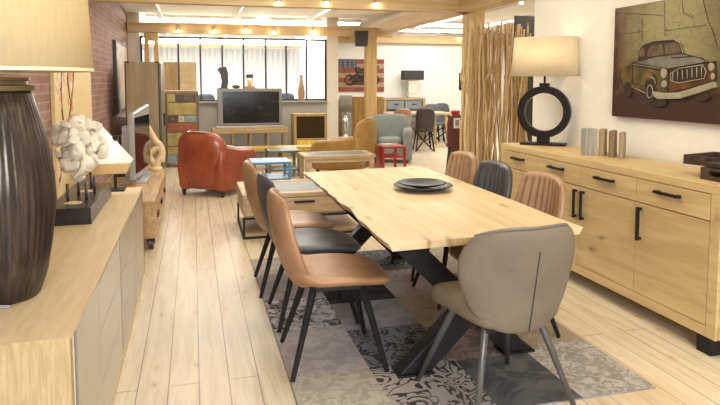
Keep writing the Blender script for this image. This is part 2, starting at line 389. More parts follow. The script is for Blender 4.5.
R=[patch('rug_grey_damask',(.30,.275,.25),(.50,.48,.46),15,.5,1),patch('rug_charcoal',(.075,.08,.085),(.125,.13,.135),4,.5,1),
   patch('rug_scroll',dk,(.42,.39,.36),7,.34,3),patch('rug_lilac_grey',(.36,.33,.33),(.46,.44,.44),6,.5,1),
   patch('rug_black_damask',(.62,.62,.64),(.07,.06,.05),14,.52,1),patch('rug_cream_damask',(.36,.33,.28),(.50,.47,.41),15,.5,1),
   patch('rug_dark_floral',(.05,.05,.055),(.20,.21,.23),7,.35,3),patch('rug_black',(.02,.02,.022),(.05,.05,.05),5,.5,1),
   patch('rug_brown_floral',(.28,.22,.19),(.16,.12,.11),9,.5,1),patch('rug_sand',(.42,.35,.25),(.34,.28,.2),5,.5,1),
   patch('rug_mid_grey',(.26,.25,.26),(.34,.33,.34),5,.5,1)]
cx=[.44,.86,1.33,1.755,2.165]
rows=[ # per column: list of (y_end, material index) from Y=2.42 upward
 [(3.02,5),(3.46,3),(3.62,3),(4.15,4),(4.75,10),(5.2,3)],
 [(3.0,2),(3.52,6),(3.98,10),(4.7,7),(5.2,9)],
 [(2.93,1),(3.45,8),(4.0,9),(4.6,3),(5.2,6)],
 [(3.05,0),(3.75,9),(4.4,6),(5.2,5)]]
rows[2]=[(2.98,1),(3.45,8),(4.0,9),(4.6,3),(5.2,6)]
b=B()
for ci in range(4):
    y=2.46
    for ye,mi in rows[ci]:
        ys=max(1,int((ye-y)/.1)); 
        v=[(cx[ci],y,.008),(cx[ci+1],y,.008),(cx[ci+1],ye,.008),(cx[ci],ye,.008)]
        f=b.faces.new([b.verts.new(q) for q in v]); f.material_index=mi; y=ye
vs=[(cx[0],2.46),(cx[4],2.46),(cx[4],5.2),(cx[0],5.2)]
for i in range(4):
    a,c_=vs[i],vs[(i+1)%4]
    f=b.faces.new([b.verts.new(q) for q in ((*a,.001),(*c_,.001),(*c_,.008),(*a,.008))]); f.material_index=10
o=obj('rug',b,R); tag(o,'grey patchwork rug of damask and plain squares under the dining table','rug')
# ------------------------------------------------------------------ dining table
nearL,nearR,farL,farR=aZ(388,244.6,.76),aZ(583.7,227.4,.76),aZ(302.2,172.6,.76),aZ(422,166,.76)
tc=(nearL+nearR+farL+farR)/4
T=thing('dining_table','pale oak dining table with live edge and black steel X legs on the rug','table',(tc.x,tc.y,0))
def edge(a,c_,amp,seed,n=26):
    out=[]; d=(c_-a); nrm=Vector((-d.y,d.x,0)).normalized()
    for i in range(n):
        s=i/n; w=(noise.noise(Vector((s*4.2,seed,0)))*amp+noise.noise(Vector((s*13,seed,3)))*amp*.3)*min(1,8*s,8*(1-s))
        p=a+d*s+nrm*w; out.append((p.x-tc.x,p.y-tc.y))
    return out
out=edge(nearR,farR,.012,1.3)+[(farR.x-tc.x,farR.y-tc.y),(farL.x-tc.x,farL.y-tc.y)]+edge(farL,nearL,.07,5.7)[1:]+[(nearL.x-tc.x,nearL.y-tc.y)]
b=B(); prism(b,out,'Z',.724,.762)
cen=Vector((0,0,0))
for v_ in b.verts:
    if v_.co.z<.73 and (v_.co.x<-.3 or v_.co.x>.3):
        v_.co.x+= .022 if v_.co.x<0 else -.022
obj('tabletop',b,oakT,T,bevel=.004)
def xleg(y):
    for s in (1,-1):
        b=B(); w=.085
        prism(b,[(-s*.32-w,.02),(-s*.32+w,.02),(s*.40+w,.72),(s*.40-w,.72)],'Y',y-.05+(.052 if s<0 else -.052),y+.05+(.052 if s<0 else -.052))
        obj('leg',b,black,T,bevel=.006)
        b=B(); bb(b,(-s*.32-w-.01,y-.06+(.052 if s<0 else -.052),.008),(-s*.32+w+.01,y+.06+(.052 if s<0 else -.052),.02)); obj('foot_plate',b,black,T)
xleg(-.89); xleg(1.02)
b=B(); bb(b,(-.06,-.85,.66),(.06,1.0,.721)); obj('stretcher',b,black,T,bevel=.004)
# plates
pc=aZ(423,189.5,.762)
plm=plain('black_ceramic',(.014,.016,.018),.35,0,.1,spec=.35)
def plate(name,z,r,h,lab,dx=0):
    b=B(); lathe(b,[(.02,0),(r*.45,0),(r*.75,h*.45),(r,h),(r-.004,h+.004),(r*.74,h*.45+.008),(r*.42,.01),(.01,.01)],48,(0,0,0)); o=obj(name,b,plm,smooth=True,loc=(pc.x+dx,pc.y,z)); tag(o,lab,'plate'); return o
plate('plate',.763,.205,.032,'larger black plate lying directly on the oak tabletop')
plate('plate',.785,.168,.028,'smaller black plate stacked on top of the larger one',-.01)
# ------------------------------------------------------------------ dining chairs
def rsq(u,v,k=.3,p=4): return u*math.sqrt(max(0,1-k*abs(v)**p)),v*math.sqrt(max(0,1-k*abs(u)**p))
def chair_a(name,label,mat,legm,ribs,loc,rotz,group):
    t=thing(name,label,'chair',loc,rotz,group)
    def seat(u,v):
        a,c_=rsq(u,v,.38,4)
        x=a*(.245+.012*math.cos(v*1.8)); y=.03+c_*.28
        z=.462+.035*abs(u)**3*(1-.55*max(0,v))-.022*max(0,v)**3+.055*max(0,-v-.45)**2/.3
        return (x,y,z)
    obj('seat',shell(seat,.030,21,19,None,6),mat,t,smooth=True,sub=1)
    def back(u,v):
        a,c_=rsq(u,v,.20 if ribs else .30,4 if ribs else 4); a*=1.12 if ribs else 1.03
        w=.19+.045*math.sin((c_+1)*PI/2.3)
        s=(c_+1)/2
        return (a*w,-.215-.105*s-.02*math.sin(s*PI)+.085*u*u*(1-.3*s)+.03*(1-s)**3,.42+.51*s)
    ob=obj('backrest',shell(lambda u,v:back(-u,v),.030,49 if ribs else 21,21,(7,.019,.84) if ribs else None,6),mat,t,smooth=True,sub=0 if ribs else 1)
    b=B(); bb(b,(-.13,-.13,.405),(.13,.15,.432)); obj('seat_frame',b,black,t,bevel=.004)
    for sx_ in (-1,1):
        for sy in (-1,1):
            b=B(); tube(b,[(sx_*.11,.01+sy*.12,.432),(sx_*.13,.01+sy*.135,.40),(sx_*.245,.0+sy*.245,.0)],[.021,.022,.014],4 if legm=='sq' else 10)
            obj('leg',b,black,t,bevel=.003,smooth=(legm!='sq'))
    return t
GL='dining chairs along the left side of the table'; GR='dining chairs along the right side of the table'
dxl=.012
c1=chair_a('dining_chair','tan leather dining chair with smooth back, nearest on the left side of table',tan,'sq',False,(.70,3.20,dxl),-PI/2-.03,GL)
c2=chair_a('dining_chair','dark charcoal dining chair between the two tan ones on the left side',darkl,'sq',False,(.71,3.84,dxl),-PI/2,GL)
c3=dup(c1,(.67,4.45,dxl),-PI/2-.02,'tan leather dining chair farthest along the left side, beside the low wood table',GL)
r1=chair_a('dining_chair','tan dining chair with channel stitched back, nearest on the right before the sideboard',tan2,'sq',True,(1.79,3.34,dxl),PI/2,GR)
r2=chair_a('dining_chair','black channel stitched dining chair between two tan ones on the right side',darkl,'sq',True,(1.77,3.93,dxl),PI/2,GR)
r3=dup(r1,(1.80,4.53,dxl),PI/2,'tan channel stitched dining chair farthest along the right side of the table',GR)
# grey end chair
t=thing('dining_chair','taupe suede dining chair with winged back at the near end of the table','chair',(1.35,2.56,.012),math.radians(6))
def seat(u,v):
    a,c_=rsq(u,v,.28,5)
    return (a*(.238+.018*v),.03+c_*.26,.46+.03*abs(u)**3*(1-.5*max(0,v))-.015*max(0,v)**3)
obj('seat',shell(seat,.055,23,21,None,7),taupe,t,smooth=True,sub=1)
def backg(u,v):
    a,c_=rsq(-u,v,.35,3.7); s=(c_+1)/2
    w=.19+.115*math.sin(min(1,s/.72)*PI/2)-.02*max(0,s-.72)
    return (a*w,-.215-.085*s+.13*abs(u)**2.2*(.35+.65*math.sin(s*PI*.75)),.40+.485*s)
obj('backrest',shell(backg,.026,25,25,None,7),taupe,t,smooth=True,sub=1)
b=B(); pts=[]
for i in range(15):
    v=-.93+1.5*i/14; p=Vector(backg(0,v)); pts.append((p.x,p.y-.0275,p.z))
tube(b,pts,.0028,6); obj('seam',b,plain('dark_thread',(.04,.035,.03),.8),t)
b=B(); pts=[]
for i in range(41):
    u=-1+2*i/40; v=.995; p=Vector(backg(u*.98,v)); pts.append((p.x,p.y-.004,p.z+.001))
tube(b,pts,.006,6); obj('piping',b,plain('grey_piping',(.16,.15,.15),.5),t,smooth=True)
b=B(); bb(b,(-.15,-.15,.39),(.15,.17,.422)); obj('seat_frame',b,black,t,bevel=.004)
gleg=plain('gunmetal_leg',(.10,.10,.10),.35,.3)
for sx_ in (-1,1):
    for sy in (-1,1):
        b=B(); tube(b,[(sx_*.13,.01+sy*.12,.425),(sx_*.15,.01+sy*.14,.39),(sx_*.265,.02+sy*.27,.0)],[.018,.018,.012],12); obj('leg',b,gleg,t,smooth=True)
# ------------------------------------------------------------------ right sideboard
Y0,Y1s,XF,XB,HT,HB=2.63,5.06,2.70,3.15,.95,.108
t=thing('sideboard','long honey oak sideboard with black bar handles against the white wall','sideboard',((XF+XB)/2,(Y0+Y1s)/2,0))
cxs,cys=(XF+XB)/2,(Y0+Y1s)/2
def L(x,y,z): return (x-cxs,y-cys,z)
b=B(); bb(b,L(XF+.002,Y0+.07,HB+.06),L(XB,Y1s-.045,HT-.051)); obj('carcass',b,plain('dark_gap',(.12,.08,.04),.8),t)
b=B(); bb(b,L(XF-.018,Y0,HT-.051),L(XB,Y1s,HT)); obj('worktop',b,oakR,t,bevel=.004)
b=B(); bb(b,L(XF-.018,Y0,HB),L(XB,Y0+.068,HT-.0515)); obj('side_panel',b,oakR,t,bevel=.003)
b=B(); bb(b,L(XF-.018,Y1s-.04,HB),L(XB,Y1s,HT-.0515)); obj('side_panel',b,oakR,t,bevel=.003)
b=B(); bb(b,L(XF-.018,Y0+.0685,HB),L(XB,Y1s-.0405,HB+.06)); obj('base_rail',b,oakR,t,bevel=.003)
ya,yb=Y0+.07,Y1s-.042; w=(yb-ya)/4
def handle(par,y,z,vert,Lh):
    b=B(); x=XF-.018; 
    if vert:
        bb(b,L(x-.034,y-.009,z-Lh/2),L(x-.018,y+.009,z+Lh/2))
        for s in (-1,1): bb(b,L(x-.019,y-.008,z+s*(Lh/2-.012)-.008),L(x-.0,y+.008,z+s*(Lh/2-.012)+.008))
    else:
        bb(b,L(x-.034,y-Lh/2,z-.009),L(x-.018,y+Lh/2,z+.009))
        for s in (-1,1): bb(b,L(x-.019,y+s*(Lh/2-.02)-.014,z-.009),L(x-.0,y+s*(Lh/2-.02)+.014,z+.009))
    obj('handle',b,black,par,bevel=.002)
for i in range(4):
    a=ya+w*i+.003; c_=ya+w*(i+1)-.003
    b=B(); bb(b,L(XF-.018,a,.752),L(XF+.0015,c_,HT-.055)); d=obj('drawer',b,oakRdoor,t,bevel=.0015); handle(d,(a+c_)/2+.01,.845,False,.20)
    b=B(); bb(b,L(XF-.018,a,HB+.065),L(XF+.0015,c_,.745)); d=obj('door',b,oakRdoor,t,bevel=.0015)
    # i=0 nearest: handle at far side; i=1 at far side; i=2 near side; i=3 near side
    yh={0:c_-.05,1:c_-.04,2:a+.04,3:a+.05}[i]; handle(d,yh,.62,True,.21)
for y in (Y0+.05,Y1s-.17):
    b=B(); bb(b,L(XF+.005,y,0),L(XF+.085,y+.1,HB)); obj('leg',b,black,t,bevel=.002)
    b=B(); bb(b,L(XB-.08,y,0),L(XB-.01,y+.1,HB)); obj('leg',b,black,t,bevel=.002)
# ring lamp
lp=(2.95,4.80,HT)
t=thing('table_lamp','black ring table lamp with wide cream drum shade on the oak sideboard','lamp',lp,math.radians(-41))
shadem,_=None,None
def shade_mat(name,c,tr=.5,em=0):
    t=NT(name); v=t.vec(); f=t.noise(t.vec((60,60,4)),2,3)
    nt=t.t; nt.nodes.remove(t.b); out=[n for n in nt.nodes if n.type=='OUTPUT_MATERIAL'][0]
    d=t.n('ShaderNodeBsdfDiffuse'); tl=t.n('ShaderNodeBsdfTranslucent'); mx=t.n('ShaderNodeMixShader')
    cc=t.ramp(f,[(.3,sc(c,.95)),(.7,sc(c,1.03))]); t.l(cc,d.inputs[0]); t.l(cc,tl.inputs[0]); mx.inputs[0].default_value=tr
    t.l(d.outputs[0],mx.inputs[1]); t.l(tl.outputs[0],mx.inputs[2]); t.l(mx.outputs[0],out.inputs[0]); return t.m
creamsh=shade_mat('cream_shade',(.86,.79,.62))
def torus_ring(bm,R0,R1,d,cz,seg=64):
    rings=[]
    for i in range(seg):
        a=2*PI*i/seg; r=[]
        for rr,yy in ((R1,-d),(R1,d),(R0,d),(R0,-d)): r.append(bm.verts.new((rr*math.cos(a),yy,cz+rr*math.sin(a))))
        rings.append(r)
    for i in range(seg):
        for k in range(4): bm.faces.new((rings[i][k],rings[i][(k+1)%4],rings[(i+1)%seg][(k+1)%4],rings[(i+1)%seg][k]))
    bmesh.ops.recalc_face_normals(bm,faces=bm.faces)
blk=plain('black_lamp',(.013,.010,.009),.45,spec=.25)
b=B(); torus_ring(b,.165,.225,.045,.29); obj('ring',b,blk,t,bevel=.004)
b=B(); bb(b,(-.19,-.07,0),(.19,.07,.022)); bb(b,(-.05,-.045,.022),(.05,.045,.075)); obj('base',b,blk,t,bevel=.003)
b=B(); bb(b,(-.04,-.035,.513),(.04,.035,.54)); tube(b,[(0,0,.54),(0,0,.72)],.01,10); obj('stem',b,blk,t,bevel=.002)
b=B()
def oval(rx,ry,z,n=48,p=3.2):
    o_=[]
    for i in range(n):
        a=2*PI*i/n; ca,sa=math.cos(a),math.sin(a); o_.append(b.verts.new((math.copysign(abs(ca)**(2/p),ca)*rx,math.copysign(abs(sa)**(2/p),sa)*ry,z)))
    return o_
r0=oval(.285,.15,.60); r1_=oval(.262,.135,.935)
for i in range(48): b.faces.new((r0[i],r0[(i+1)%48],r1_[(i+1)%48],r1_[i]))
o=obj('lamp_shade',b,creamsh,t,smooth=True); m=o.modifiers.new('s','SOLIDIFY'); m.thickness=.004
b=B(); lathe(b,[(.012,.72),(.03,.75),(.034,.78),(.02,.82),(.004,.83)],16); obj('bulb',b,emit('warm_bulb',(1,.75,.45),10),t,smooth=True)
# wooden book-like blocks
def block(px,py,wd,dp,h,mat,rz,lab):
    p=aZ(px,py,HT); b=B(); prism(b,[(-wd/2,0),(wd/2,0),(wd/2,h*.97),(0,h),(-wd/2,h*.985)],'Y',-dp/2,dp/2)
    o=obj('wood_block',b,mat,bevel=.004,loc=p,rot=(0,0,rz)); tag(o,lab,'wood block','standing wood blocks on the sideboard')
gw=wood('grey_wood',(.42,.39,.34),(.28,.26,.22),'Z',1.5,.7); bw=wood('brown_wood',(.30,.215,.12),(.2,.135,.07),'Z',1.5,.7); tw=wood('tan_wood',(.44,.35,.22),(.32,.24,.14),'Z',1.5,.7)
block(588.5,155,.11,.05,.205,gw,math.radians(-28),'grey weathered wood block, leftmost and widest on the sideboard')
block(602.5,155,.042,.12,.20,tw,math.radians(-46),'tan wood block standing second from left, right of the grey one')
block(612.5,156.5,.042,.12,.195,bw,math.radians(-46),'dark brown wood block standing third from left on the sideboard')
block(622,158,.035,.11,.19,tw,math.radians(-46),'slim pale brown wood block, rightmost of the standing blocks')
# trays
trm=wood('dark_tray',(.075,.045,.03),(.04,.025,.018),'X',1,.5)
def tray(cx_,cy_,z,w_,d_,h,rz,lab):
    t=thing('tray',lab,'tray',(cx_,cy_,z),rz,'dark wooden trays')
    b=B(); bb(b,(-w_/2,-d_/2,0),(w_/2,d_/2,.01)); obj('bottom',b,trm,t)
    for s in (-1,1):
        b=B(); y=s*(d_/2-.008); bb(b,(-w_/2,y-.008,.01),(w_/2,y+.008,h)); obj('side',b,trm,t,bevel=.002)
        x=s*(w_/2-.008); b=B(); bb(b,(x-.0078,-d_/2+.016,.01),(x+.0078,-.06,h)); bb(b,(x-.0078,.06,.01),(x+.0078,d_/2-.016,h)); bb(b,(x-.0078,-.06,.01),(x+.0078,.06,h*.35)); bb(b,(x-.0078,-.06,h*.75),(x+.0078,.06,h)); obj('handle_side',b,trm,t)
tray(2.95,2.76,HT,.34,.24,.07,0,'dark wood tray with cut-out handles, lower one at the sideboard end')
tray(2.97,2.86,HT+.071,.30,.38,.055,math.radians(14),'dark wood tray stacked crosswise on top of the lower tray')
# ------------------------------------------------------------------ car painting (metal relief)
PX=RW-.045
def uv(x,y):
    p=aX(600+x/3.115,y/3.115,PX-.004); return (p.y,p.z)
yl,yr,zb_,zt_=4.125,2.93,1.238,2.06
t=thing('wall_picture','large brown metal relief picture of an old car on a map, white wall','picture',(PX,(yl+yr)/2,zb_))
oy,oz=(yl+yr)/2,zb_
m=NT('map_canvas'); v=m.vec()
sp_=m.n('ShaderNodeSeparateXYZ'); m.l(m.vec((1,1.25,2.44),loc=(0,0,-1.15)),sp_.inputs[0])
ab=m.n('ShaderNodeMath',operation='ABSOLUTE'); m.l(sp_.outputs[1],ab.inputs[0])
ab2=m.n('ShaderNodeMath',operation='SUBTRACT'); ab2.inputs[0].default_value=.0; m.l(sp_.outputs[2],ab2.inputs[1])
mxx=m.n('ShaderNodeMath',operation='MAXIMUM'); m.l(ab.outputs[0],mxx.inputs[0]); m.l(ab2.outputs[0],mxx.inputs[1])
nn=m.noise(v,6,5,.7); ad=m.n('ShaderNodeMath',operation='MULTIPLY_ADD'); m.l(nn,ad.inputs[0]); ad.inputs[1].default_value=.55; m.l(mxx.outputs[0],ad.inputs[2])
c=m.ramp(ad.outputs[0],[(.0,(.34,.31,.16)),(.5,(.30,.27,.13)),(.72,(.20,.17,.08)),(.98,(.11,.045,.02)),(1.2,(.05,.02,.012))])
vr=m.n('ShaderNodeTexVoronoi'); vr.feature='DISTANCE_TO_EDGE'; dn=m.n('ShaderNodeTexNoise'); m.l(v,dn.inputs['Vector']); dn.inputs['Scale'].default_value=14; dn.inputs['Detail'].default_value=4
dsc=m.n('ShaderNodeVectorMath',operation='SCALE'); m.l(dn.outputs['Color'],dsc.inputs[0]); dsc.inputs['Scale'].default_value=.12
dad=m.n('ShaderNodeVectorMath',operation='ADD'); m.l(m.vec((1,1,1.5)),dad.inputs[0]); m.l(dsc.outputs[0],dad.inputs[1]); m.l(dad.outputs[0],vr.inputs['Vector']); vr.inputs['Scale'].default_value=8
c=m.mix(m.ramp(vr.outputs['Distance'],[(.004,(.7,.7,.7)),(.02,(0,0,0))]),c,(.05,.035,.02))
m.col(c); m.set(.5,.2); mapm=m.m
b=B(); bb(b,(0,yr-oy,0),(.04,yl-oy,zt_-oz)); obj('canvas',b,mapm,t,bevel=.003)
def rel(pts,mat,h,name='relief',kind='poly'):
    q=[uv(*p) for p in pts]; q=[(a-oy,c_-oz) for a,c_ in q]
    b=B(); prism(b,q,'X',-h,0.0); o=obj(name,b,mat,t,bevel=.004)
def relline(pts,mat,r,h,name='outline',closed=False):
    q=[uv(*p) for p in pts]; b=B(); tube(b,[(-h,a-oy,c_-oz) for a,c_ in q],r,6,closed=closed); obj(name,b,mat,t,smooth=True)
carb=plain('car_olive',(.15,.11,.045),.4,.4,.6,9); carg=plain('car_grey',(.24,.26,.22),.35,.5,.3,10); card=plain('car_dark',(.035,.02,.013),.5,.2,.4,12); carl=plain('car_light',(.42,.42,.32),.35,.4,.15,12); carw=plain('car_window',(.13,.09,.05),.4,.2,.4,12); rust=plain('car_rust',(.12,.05,.02),.5,.3,.5,9)
rel([(105,190),(108,232),(106,275),(70,268),(64,235),(68,212),(85,205)],carb,.006,'rear_fender')
rel([(118,190),(122,158),(133,140),(165,128),(232,122),(250,133),(262,168),(200,185)],card,.008,'cabin')
rel([(148,178),(152,156),(163,143),(198,137),(200,174)],carw,.011,'window')
rel([(205,173),(203,137),(235,131),(246,138),(256,163)],carw,.011,'window')
rel([(120,178),(126,158),(138,146),(140,176)],carw,.011,'window')
rel([(103,196),(216,214),(214,290),(180,296),(168,250),(150,245),(138,268),(106,262)],carb,.010,'body')
rel([(105,196),(180,175),(260,167),(325,183),(330,194),(216,214)],carg,.013,'hood')
rel([(216,214),(330,194),(360,190),(364,250),(330,262),(218,290)],rust,.012,'front')
rel([(224,228),(250,214),(325,203),(336,222),(330,243),(250,258),(226,250)],card,.016,'grille')
for i in range(7):
    x=232+i*15; relline([(x,223-i*2.6),(x,252-i*2.2)],carl,.0028,.018,'grille_bar')
relline([(224,230),(250,213),(325,202),(336,222),(330,244),(250,259),(226,251)],carl,.003,.017,'grille_rim',True)
rel([(170,284),(200,290),(250,288),(362,254),(366,272),(300,294),(250,308),(185,309),(172,300)],carl,.022,'bumper')
def ell(cx_,cy_,rx,ry,n=20): return [(cx_+rx*math.cos(2*PI*i/n),cy_+ry*math.sin(2*PI*i/n)) for i in range(n)]
rel(ell(162,285,17,36),card,.018,'wheel'); relline(ell(161,285,9,20),carl,.0025,.02,'hub',True)
rel(ell(88,280,12,26),card,.012,'wheel'); rel(ell(185,320,26,15),card,.012,'wheel'); rel(ell(322,302,22,14),card,.012,'wheel')
rel(ell(203,228,9,16),carl,.02,'headlight'); rel(ell(204,262,8,11),carl,.02,'headlight'); rel(ell(351,208,9,13),carl,.02,'headlight'); rel(ell(356,238,6,10),carl,.02,'headlight')
relline([(104,200),(160,208),(216,216)],carl,.003,.013); relline([(112,275),(150,292)],carl,.003,.015); relline([(118,188),(122,158),(134,140),(165,128),(232,122),(250,133),(262,168)],carl,.0022,.010)
relline([(150,250),(160,240),(172,245),(178,262)],carl,.003,.013)
for q in [[(105,195),(180,175),(260,167),(325,183),(331,195),(216,215),(105,196)],[(216,214),(214,292),(184,297)],[(104,197),(104,262)],[(332,196),(366,190),(366,250)],[(70,212),(66,240),(74,270),(105,276)],[(160,225),(172,232),(182,262)],[(226,180),(290,176)],[(120,205),(210,222)]]:
    relline(q,card,.0035,.0145,'dark_outline')
for q in [[(200,5),(201,110)],[(205,95),(330,78)],[(55,108),(130,98)],[(130,60),(130,125)],[(320,0),(335,60),(355,110),(368,160)],[(255,5),(258,40),(280,52)],[(60,40),(195,48)]]:
    relline(q,card,.0016,.001,'map_line')
# ------------------------------------------------------------------ left sideboard
sx0,sx1,sy0,sy1,sh=-.86,-.39,2.065,4.97,.70
t=thing('sideboard','long low sideboard with pale wood slab top and greige fronts by brick wall','sideboard',((sx0+sx1)/2,(sy0+sy1)/2,0))
mx_,my_=(sx0+sx1)/2,(sy0+sy1)/2
def L2(x,y,z): return (x-mx_,y-my_,z)
def mp(y,z): return (y-my_,z)
b=B(); prism(b,[mp(sy0+.0005,sh),mp(sy1,sh),mp(sy1,sh-.014),mp(sy0+.0145,sh-.014)],'X',sx0-mx_,sx1-mx_); obj('worktop',b,ash,t)
b=B(); prism(b,[mp(sy0,0),mp(sy0,sh-.0005),mp(sy0+.014,sh-.0145),mp(sy0+.036,sh-.0145),mp(sy0+.036,0)],'X',sx0-mx_,sx1-mx_); obj('side_panel',b,ashZ,t)
b=B(); bb(b,L2(sx0,sy1-.03,.0),L2(sx1,sy1,sh-.0145)); obj('side_panel',b,plain('dark_oak_end',(.2,.15,.1),.5),t)
b=B(); bb(b,L2(sx0,sy0+.037,.04),L2(sx1-.05,sy1-.031,sh-.016)); obj('carcass',b,greigeD,t)
b=B(); bb(b,L2(sx0+.02,sy0+.037,0),L2(sx1+.002,sy1-.031,.034)); obj('plinth',b,ash,t,bevel=.002)
lac=NT('greige_gloss'); lac.col((.33,.30,.245)); lac.set(.2); lac=lac.m
def front(nm,ya_,yb_,za,zb2,mat,xo=0.0): b=B(); bb(b,L2(sx1-.049,ya_,za),L2(sx1+xo,yb_,zb2)); return obj(nm,b,mat,t,bevel=.0015)
zt9=sh-.016
front('fixed_panel',sy0+.038,2.115,.038,zt9,lac,-.002)
front('white_strip',2.117,2.135,.038,zt9,plain('white_lacquer',(.7,.68,.62),.3),-.001)
front('mirror_strip',2.137,2.18,.038,zt9,plain('mirror_strip',(.36,.38,.42),.15,.8),-.006)
front('door',2.184,2.66,.038,zt9,lac)
h=(zt9-.038)/3
for k in range(3): front('drawer',2.665,3.42,.038+h*k,.038+h*(k+1)-.006,lac)
front('groove_strip',3.425,3.44,.038,zt9,greigeD,-.01)
for k in range(3): front('drawer',3.445,4.15,.038+h*k,.038+h*(k+1)-.006,plain('taupe_gloss',(.27,.225,.175),.25,0,.02,2))
front('door',4.155,4.936,.038,zt9,MATS['taupe_gloss'])
# big lamp
lc=(-.70,2.53,sh+.001)
t=thing('table_lamp','large dark ribbed urn lamp with huge cream drum shade on left sideboard','lamp',lc)
m=NT('bronze_glaze'); f=m.noise(m.vec((22,22,1.4)),2,4,.6); m.col(m.ramp(f,[(.3,(.018,.013,.009)),(.6,(.055,.042,.03)),(.8,(.12,.095,.07))])); m.set(.28,.35); m.bump(f,.3,.006); brz=m.m
b=B(); prof=[(.115,0),(.125,.01),(.15,.08),(.172,.2),(.19,.36),(.186,.46),(.168,.58),(.143,.68),(.122,.755),(.117,.765)]
lathe(b,prof,180,flute=(45,.010)); obj('body',b,brz,t,smooth=True)
b=B(); lathe(b,[(.117,.765),(.132,.768),(.134,.785),(.11,.79),(.108,.803),(.12,.806),(.118,.815),(.03,.818),(.012,.825),(.012,1.05)],48); obj('collar',b,plain('bronze_collar',(.16,.12,.06),.35,.5),t,smooth=False)
b=B(); prof=[(.336,.838),(.314,1.32)]; lathe(b,prof,64,caps=False); o=obj('lamp_shade',b,shade_mat('pale_yellow_shade',(.86,.75,.50),.5),t,smooth=True); mm=o.modifiers.new('s','SOLIDIFY'); mm.thickness=.004
b=B(); lathe(b,[(.338,.838),(.338,.85),(.334,.85),(.334,.838)],64,caps=False); obj('trim_band',b,plain('shade_trim',(.8,.72,.5),.6),t)
b=B(); lathe(b,[(.012,1.05),(.032,1.08),(.036,1.12),(.004,1.17)],16); obj('bulb',b,MATS['warm_bulb'],t,smooth=True)
b=B(); tube(b,[(-.02,-.118,.006),(.01,-.13,.006),(.06,-.14,.005)],.006,6); bb(b,(-.035,-.15,.0),(.015,-.115,.018)); obj('cable',b,plain('grey_plastic',(.3,.3,.3),.5),t)
# coral sculpture
p=aZ(90,223.5,sh)
t=thing('sculpture','white clustered shell-like coral sculpture on rods above black block','sculpture',(-.69,(p.y+4.6)/2,sh))
b=B(); bb(b,(-.115,-.45,0),(.12,.45,.095)); obj('base',b,plain('black_block',(.02,.02,.024),.3),t,bevel=.003)
b=B()
for x,y in ((-.04,-.22),(.06,-.2),(-.02,.02),(.07,.05),(.02,.25)):
    b=B(); tube(b,[(x,y,.095),(x,y,.20)],.009,8); obj('rod',b,plain('steel_rod',(.12,.11,.1),.3,.6),t,smooth=True)
b=B(); lathe(b,[(.001,.0955),(.05,.0955),(.05,.0975),(.001,.0975)],24,(.0,-.28,0)); lathe(b,[(.001,.0955),(.045,.0955),(.045,.0975),(.001,.0975)],24,(.01,.12,0)); obj('disc',b,plain('pale_disc',(.75,.65,.45),.3),t)
rnd=random.Random(3)
def lobe(bm,c,nrm,s):
    """cupped shell petal"""
    nrm=nrm.normalized(); a=nrm.orthogonal().normalized(); a=Matrix.Rotation(rnd.uniform(0,6),3,nrm)@a; bdir=nrm.cross(a)
    N=14; M_=6; top=[];bot=[]
    for j in range(M_+1):
        r=j/M_; tr=[];br_=[]
        for i in range(N):
            th=2*PI*i/N; rr=r*s*(1+.18*math.sin(3*th+c.x*30))
            h=-s*.75*r*r+s*.12*math.sin(2*th+c.z*20)*r
            q=c+a*rr*math.cos(th)*1.15+bdir*rr*math.sin(th)*.85+nrm*h
            th_=.17*s*math.sqrt(max(0,1-r**3))
            tr.append(bm.verts.new(q+nrm*th_)); br_.append(bm.verts.new(q-nrm*th_*.8))
        top.append(tr);bot.append(br_)
    for g in (top,bot):
        for j in range(M_):
            for i in range(N): bm.faces.new((g[j][i],g[j][(i+1)%N],g[j+1][(i+1)%N],g[j+1][i]))
    for i in range(N): bm.faces.new((top[M_][i],top[M_][(i+1)%N],bot[M_][(i+1)%N],bot[M_][i]))
b=B()
for i in range(105):
    y=rnd.uniform(-.36,.36); a=rnd.uniform(0,2*PI); rr=math.sqrt(rnd.random())
    c_=Vector((math.cos(a)*rr*.15-.01,y,.395+math.sin(a)*rr*.235*(1-.3*abs(y)/.36)))
    n_=Vector((math.cos(a)*rr+rnd.uniform(-.3,.5),rnd.uniform(-1,.3),math.sin(a)*rr+rnd.uniform(-.2,.6)))
    lobe(b,c_,n_,rnd.uniform(.030,.052))
bmesh.ops.recalc_face_normals(b,faces=b.faces)
obj('coral',b,plain('white_ceramic',(.88,.83,.72),.4,0,.08),t,smooth=True)
# small faceted lamp
t=thing('table_lamp','small lamp with white pyramid shade on thin black stem, sideboard far end','lamp',(-.57,4.86,sh))
b=B(); bb(b,(-.07,-.07,0),(.07,.07,.012)); tube(b,[(0,0,.012),(0,0,.40)],.011,10); obj('stem',b,black,t,bevel=.002)
whs=shade_mat('white_shade',(.95,.95,.94),.4); yes=shade_mat('yellow_shade',(.80,.64,.34),.25)
b=B(); v=[b.verts.new(q) for q in ((-.2,-.12,.215),(.12,-.12,.215),(.12,.12,.215),(-.2,.12,.215),(-.105,-.015,.47),(-.075,-.015,.47),(-.075,.015,.47),(-.105,.015,.47))]
for q in ((0,1,5,4),(1,2,6,5),(2,3,7,6),(3,0,4,7)): b.faces.new([v[i] for i in q])
o=obj('lamp_shade',b,whs,t); mm=o.modifiers.new('s','SOLIDIFY'); mm.thickness=.003
b=B(); v=[b.verts.new(q) for q in ((-.15,-.09,.135),(.085,-.09,.135),(.085,.09,.135),(-.15,.09,.135),(-.198,-.118,.213),(.118,-.118,.213),(.118,.118,.213),(-.198,.118,.213))]
for q in ((0,1,5,4),(1,2,6,5),(2,3,7,6),(3,0,4,7)): b.faces.new([v[i] for i in q])
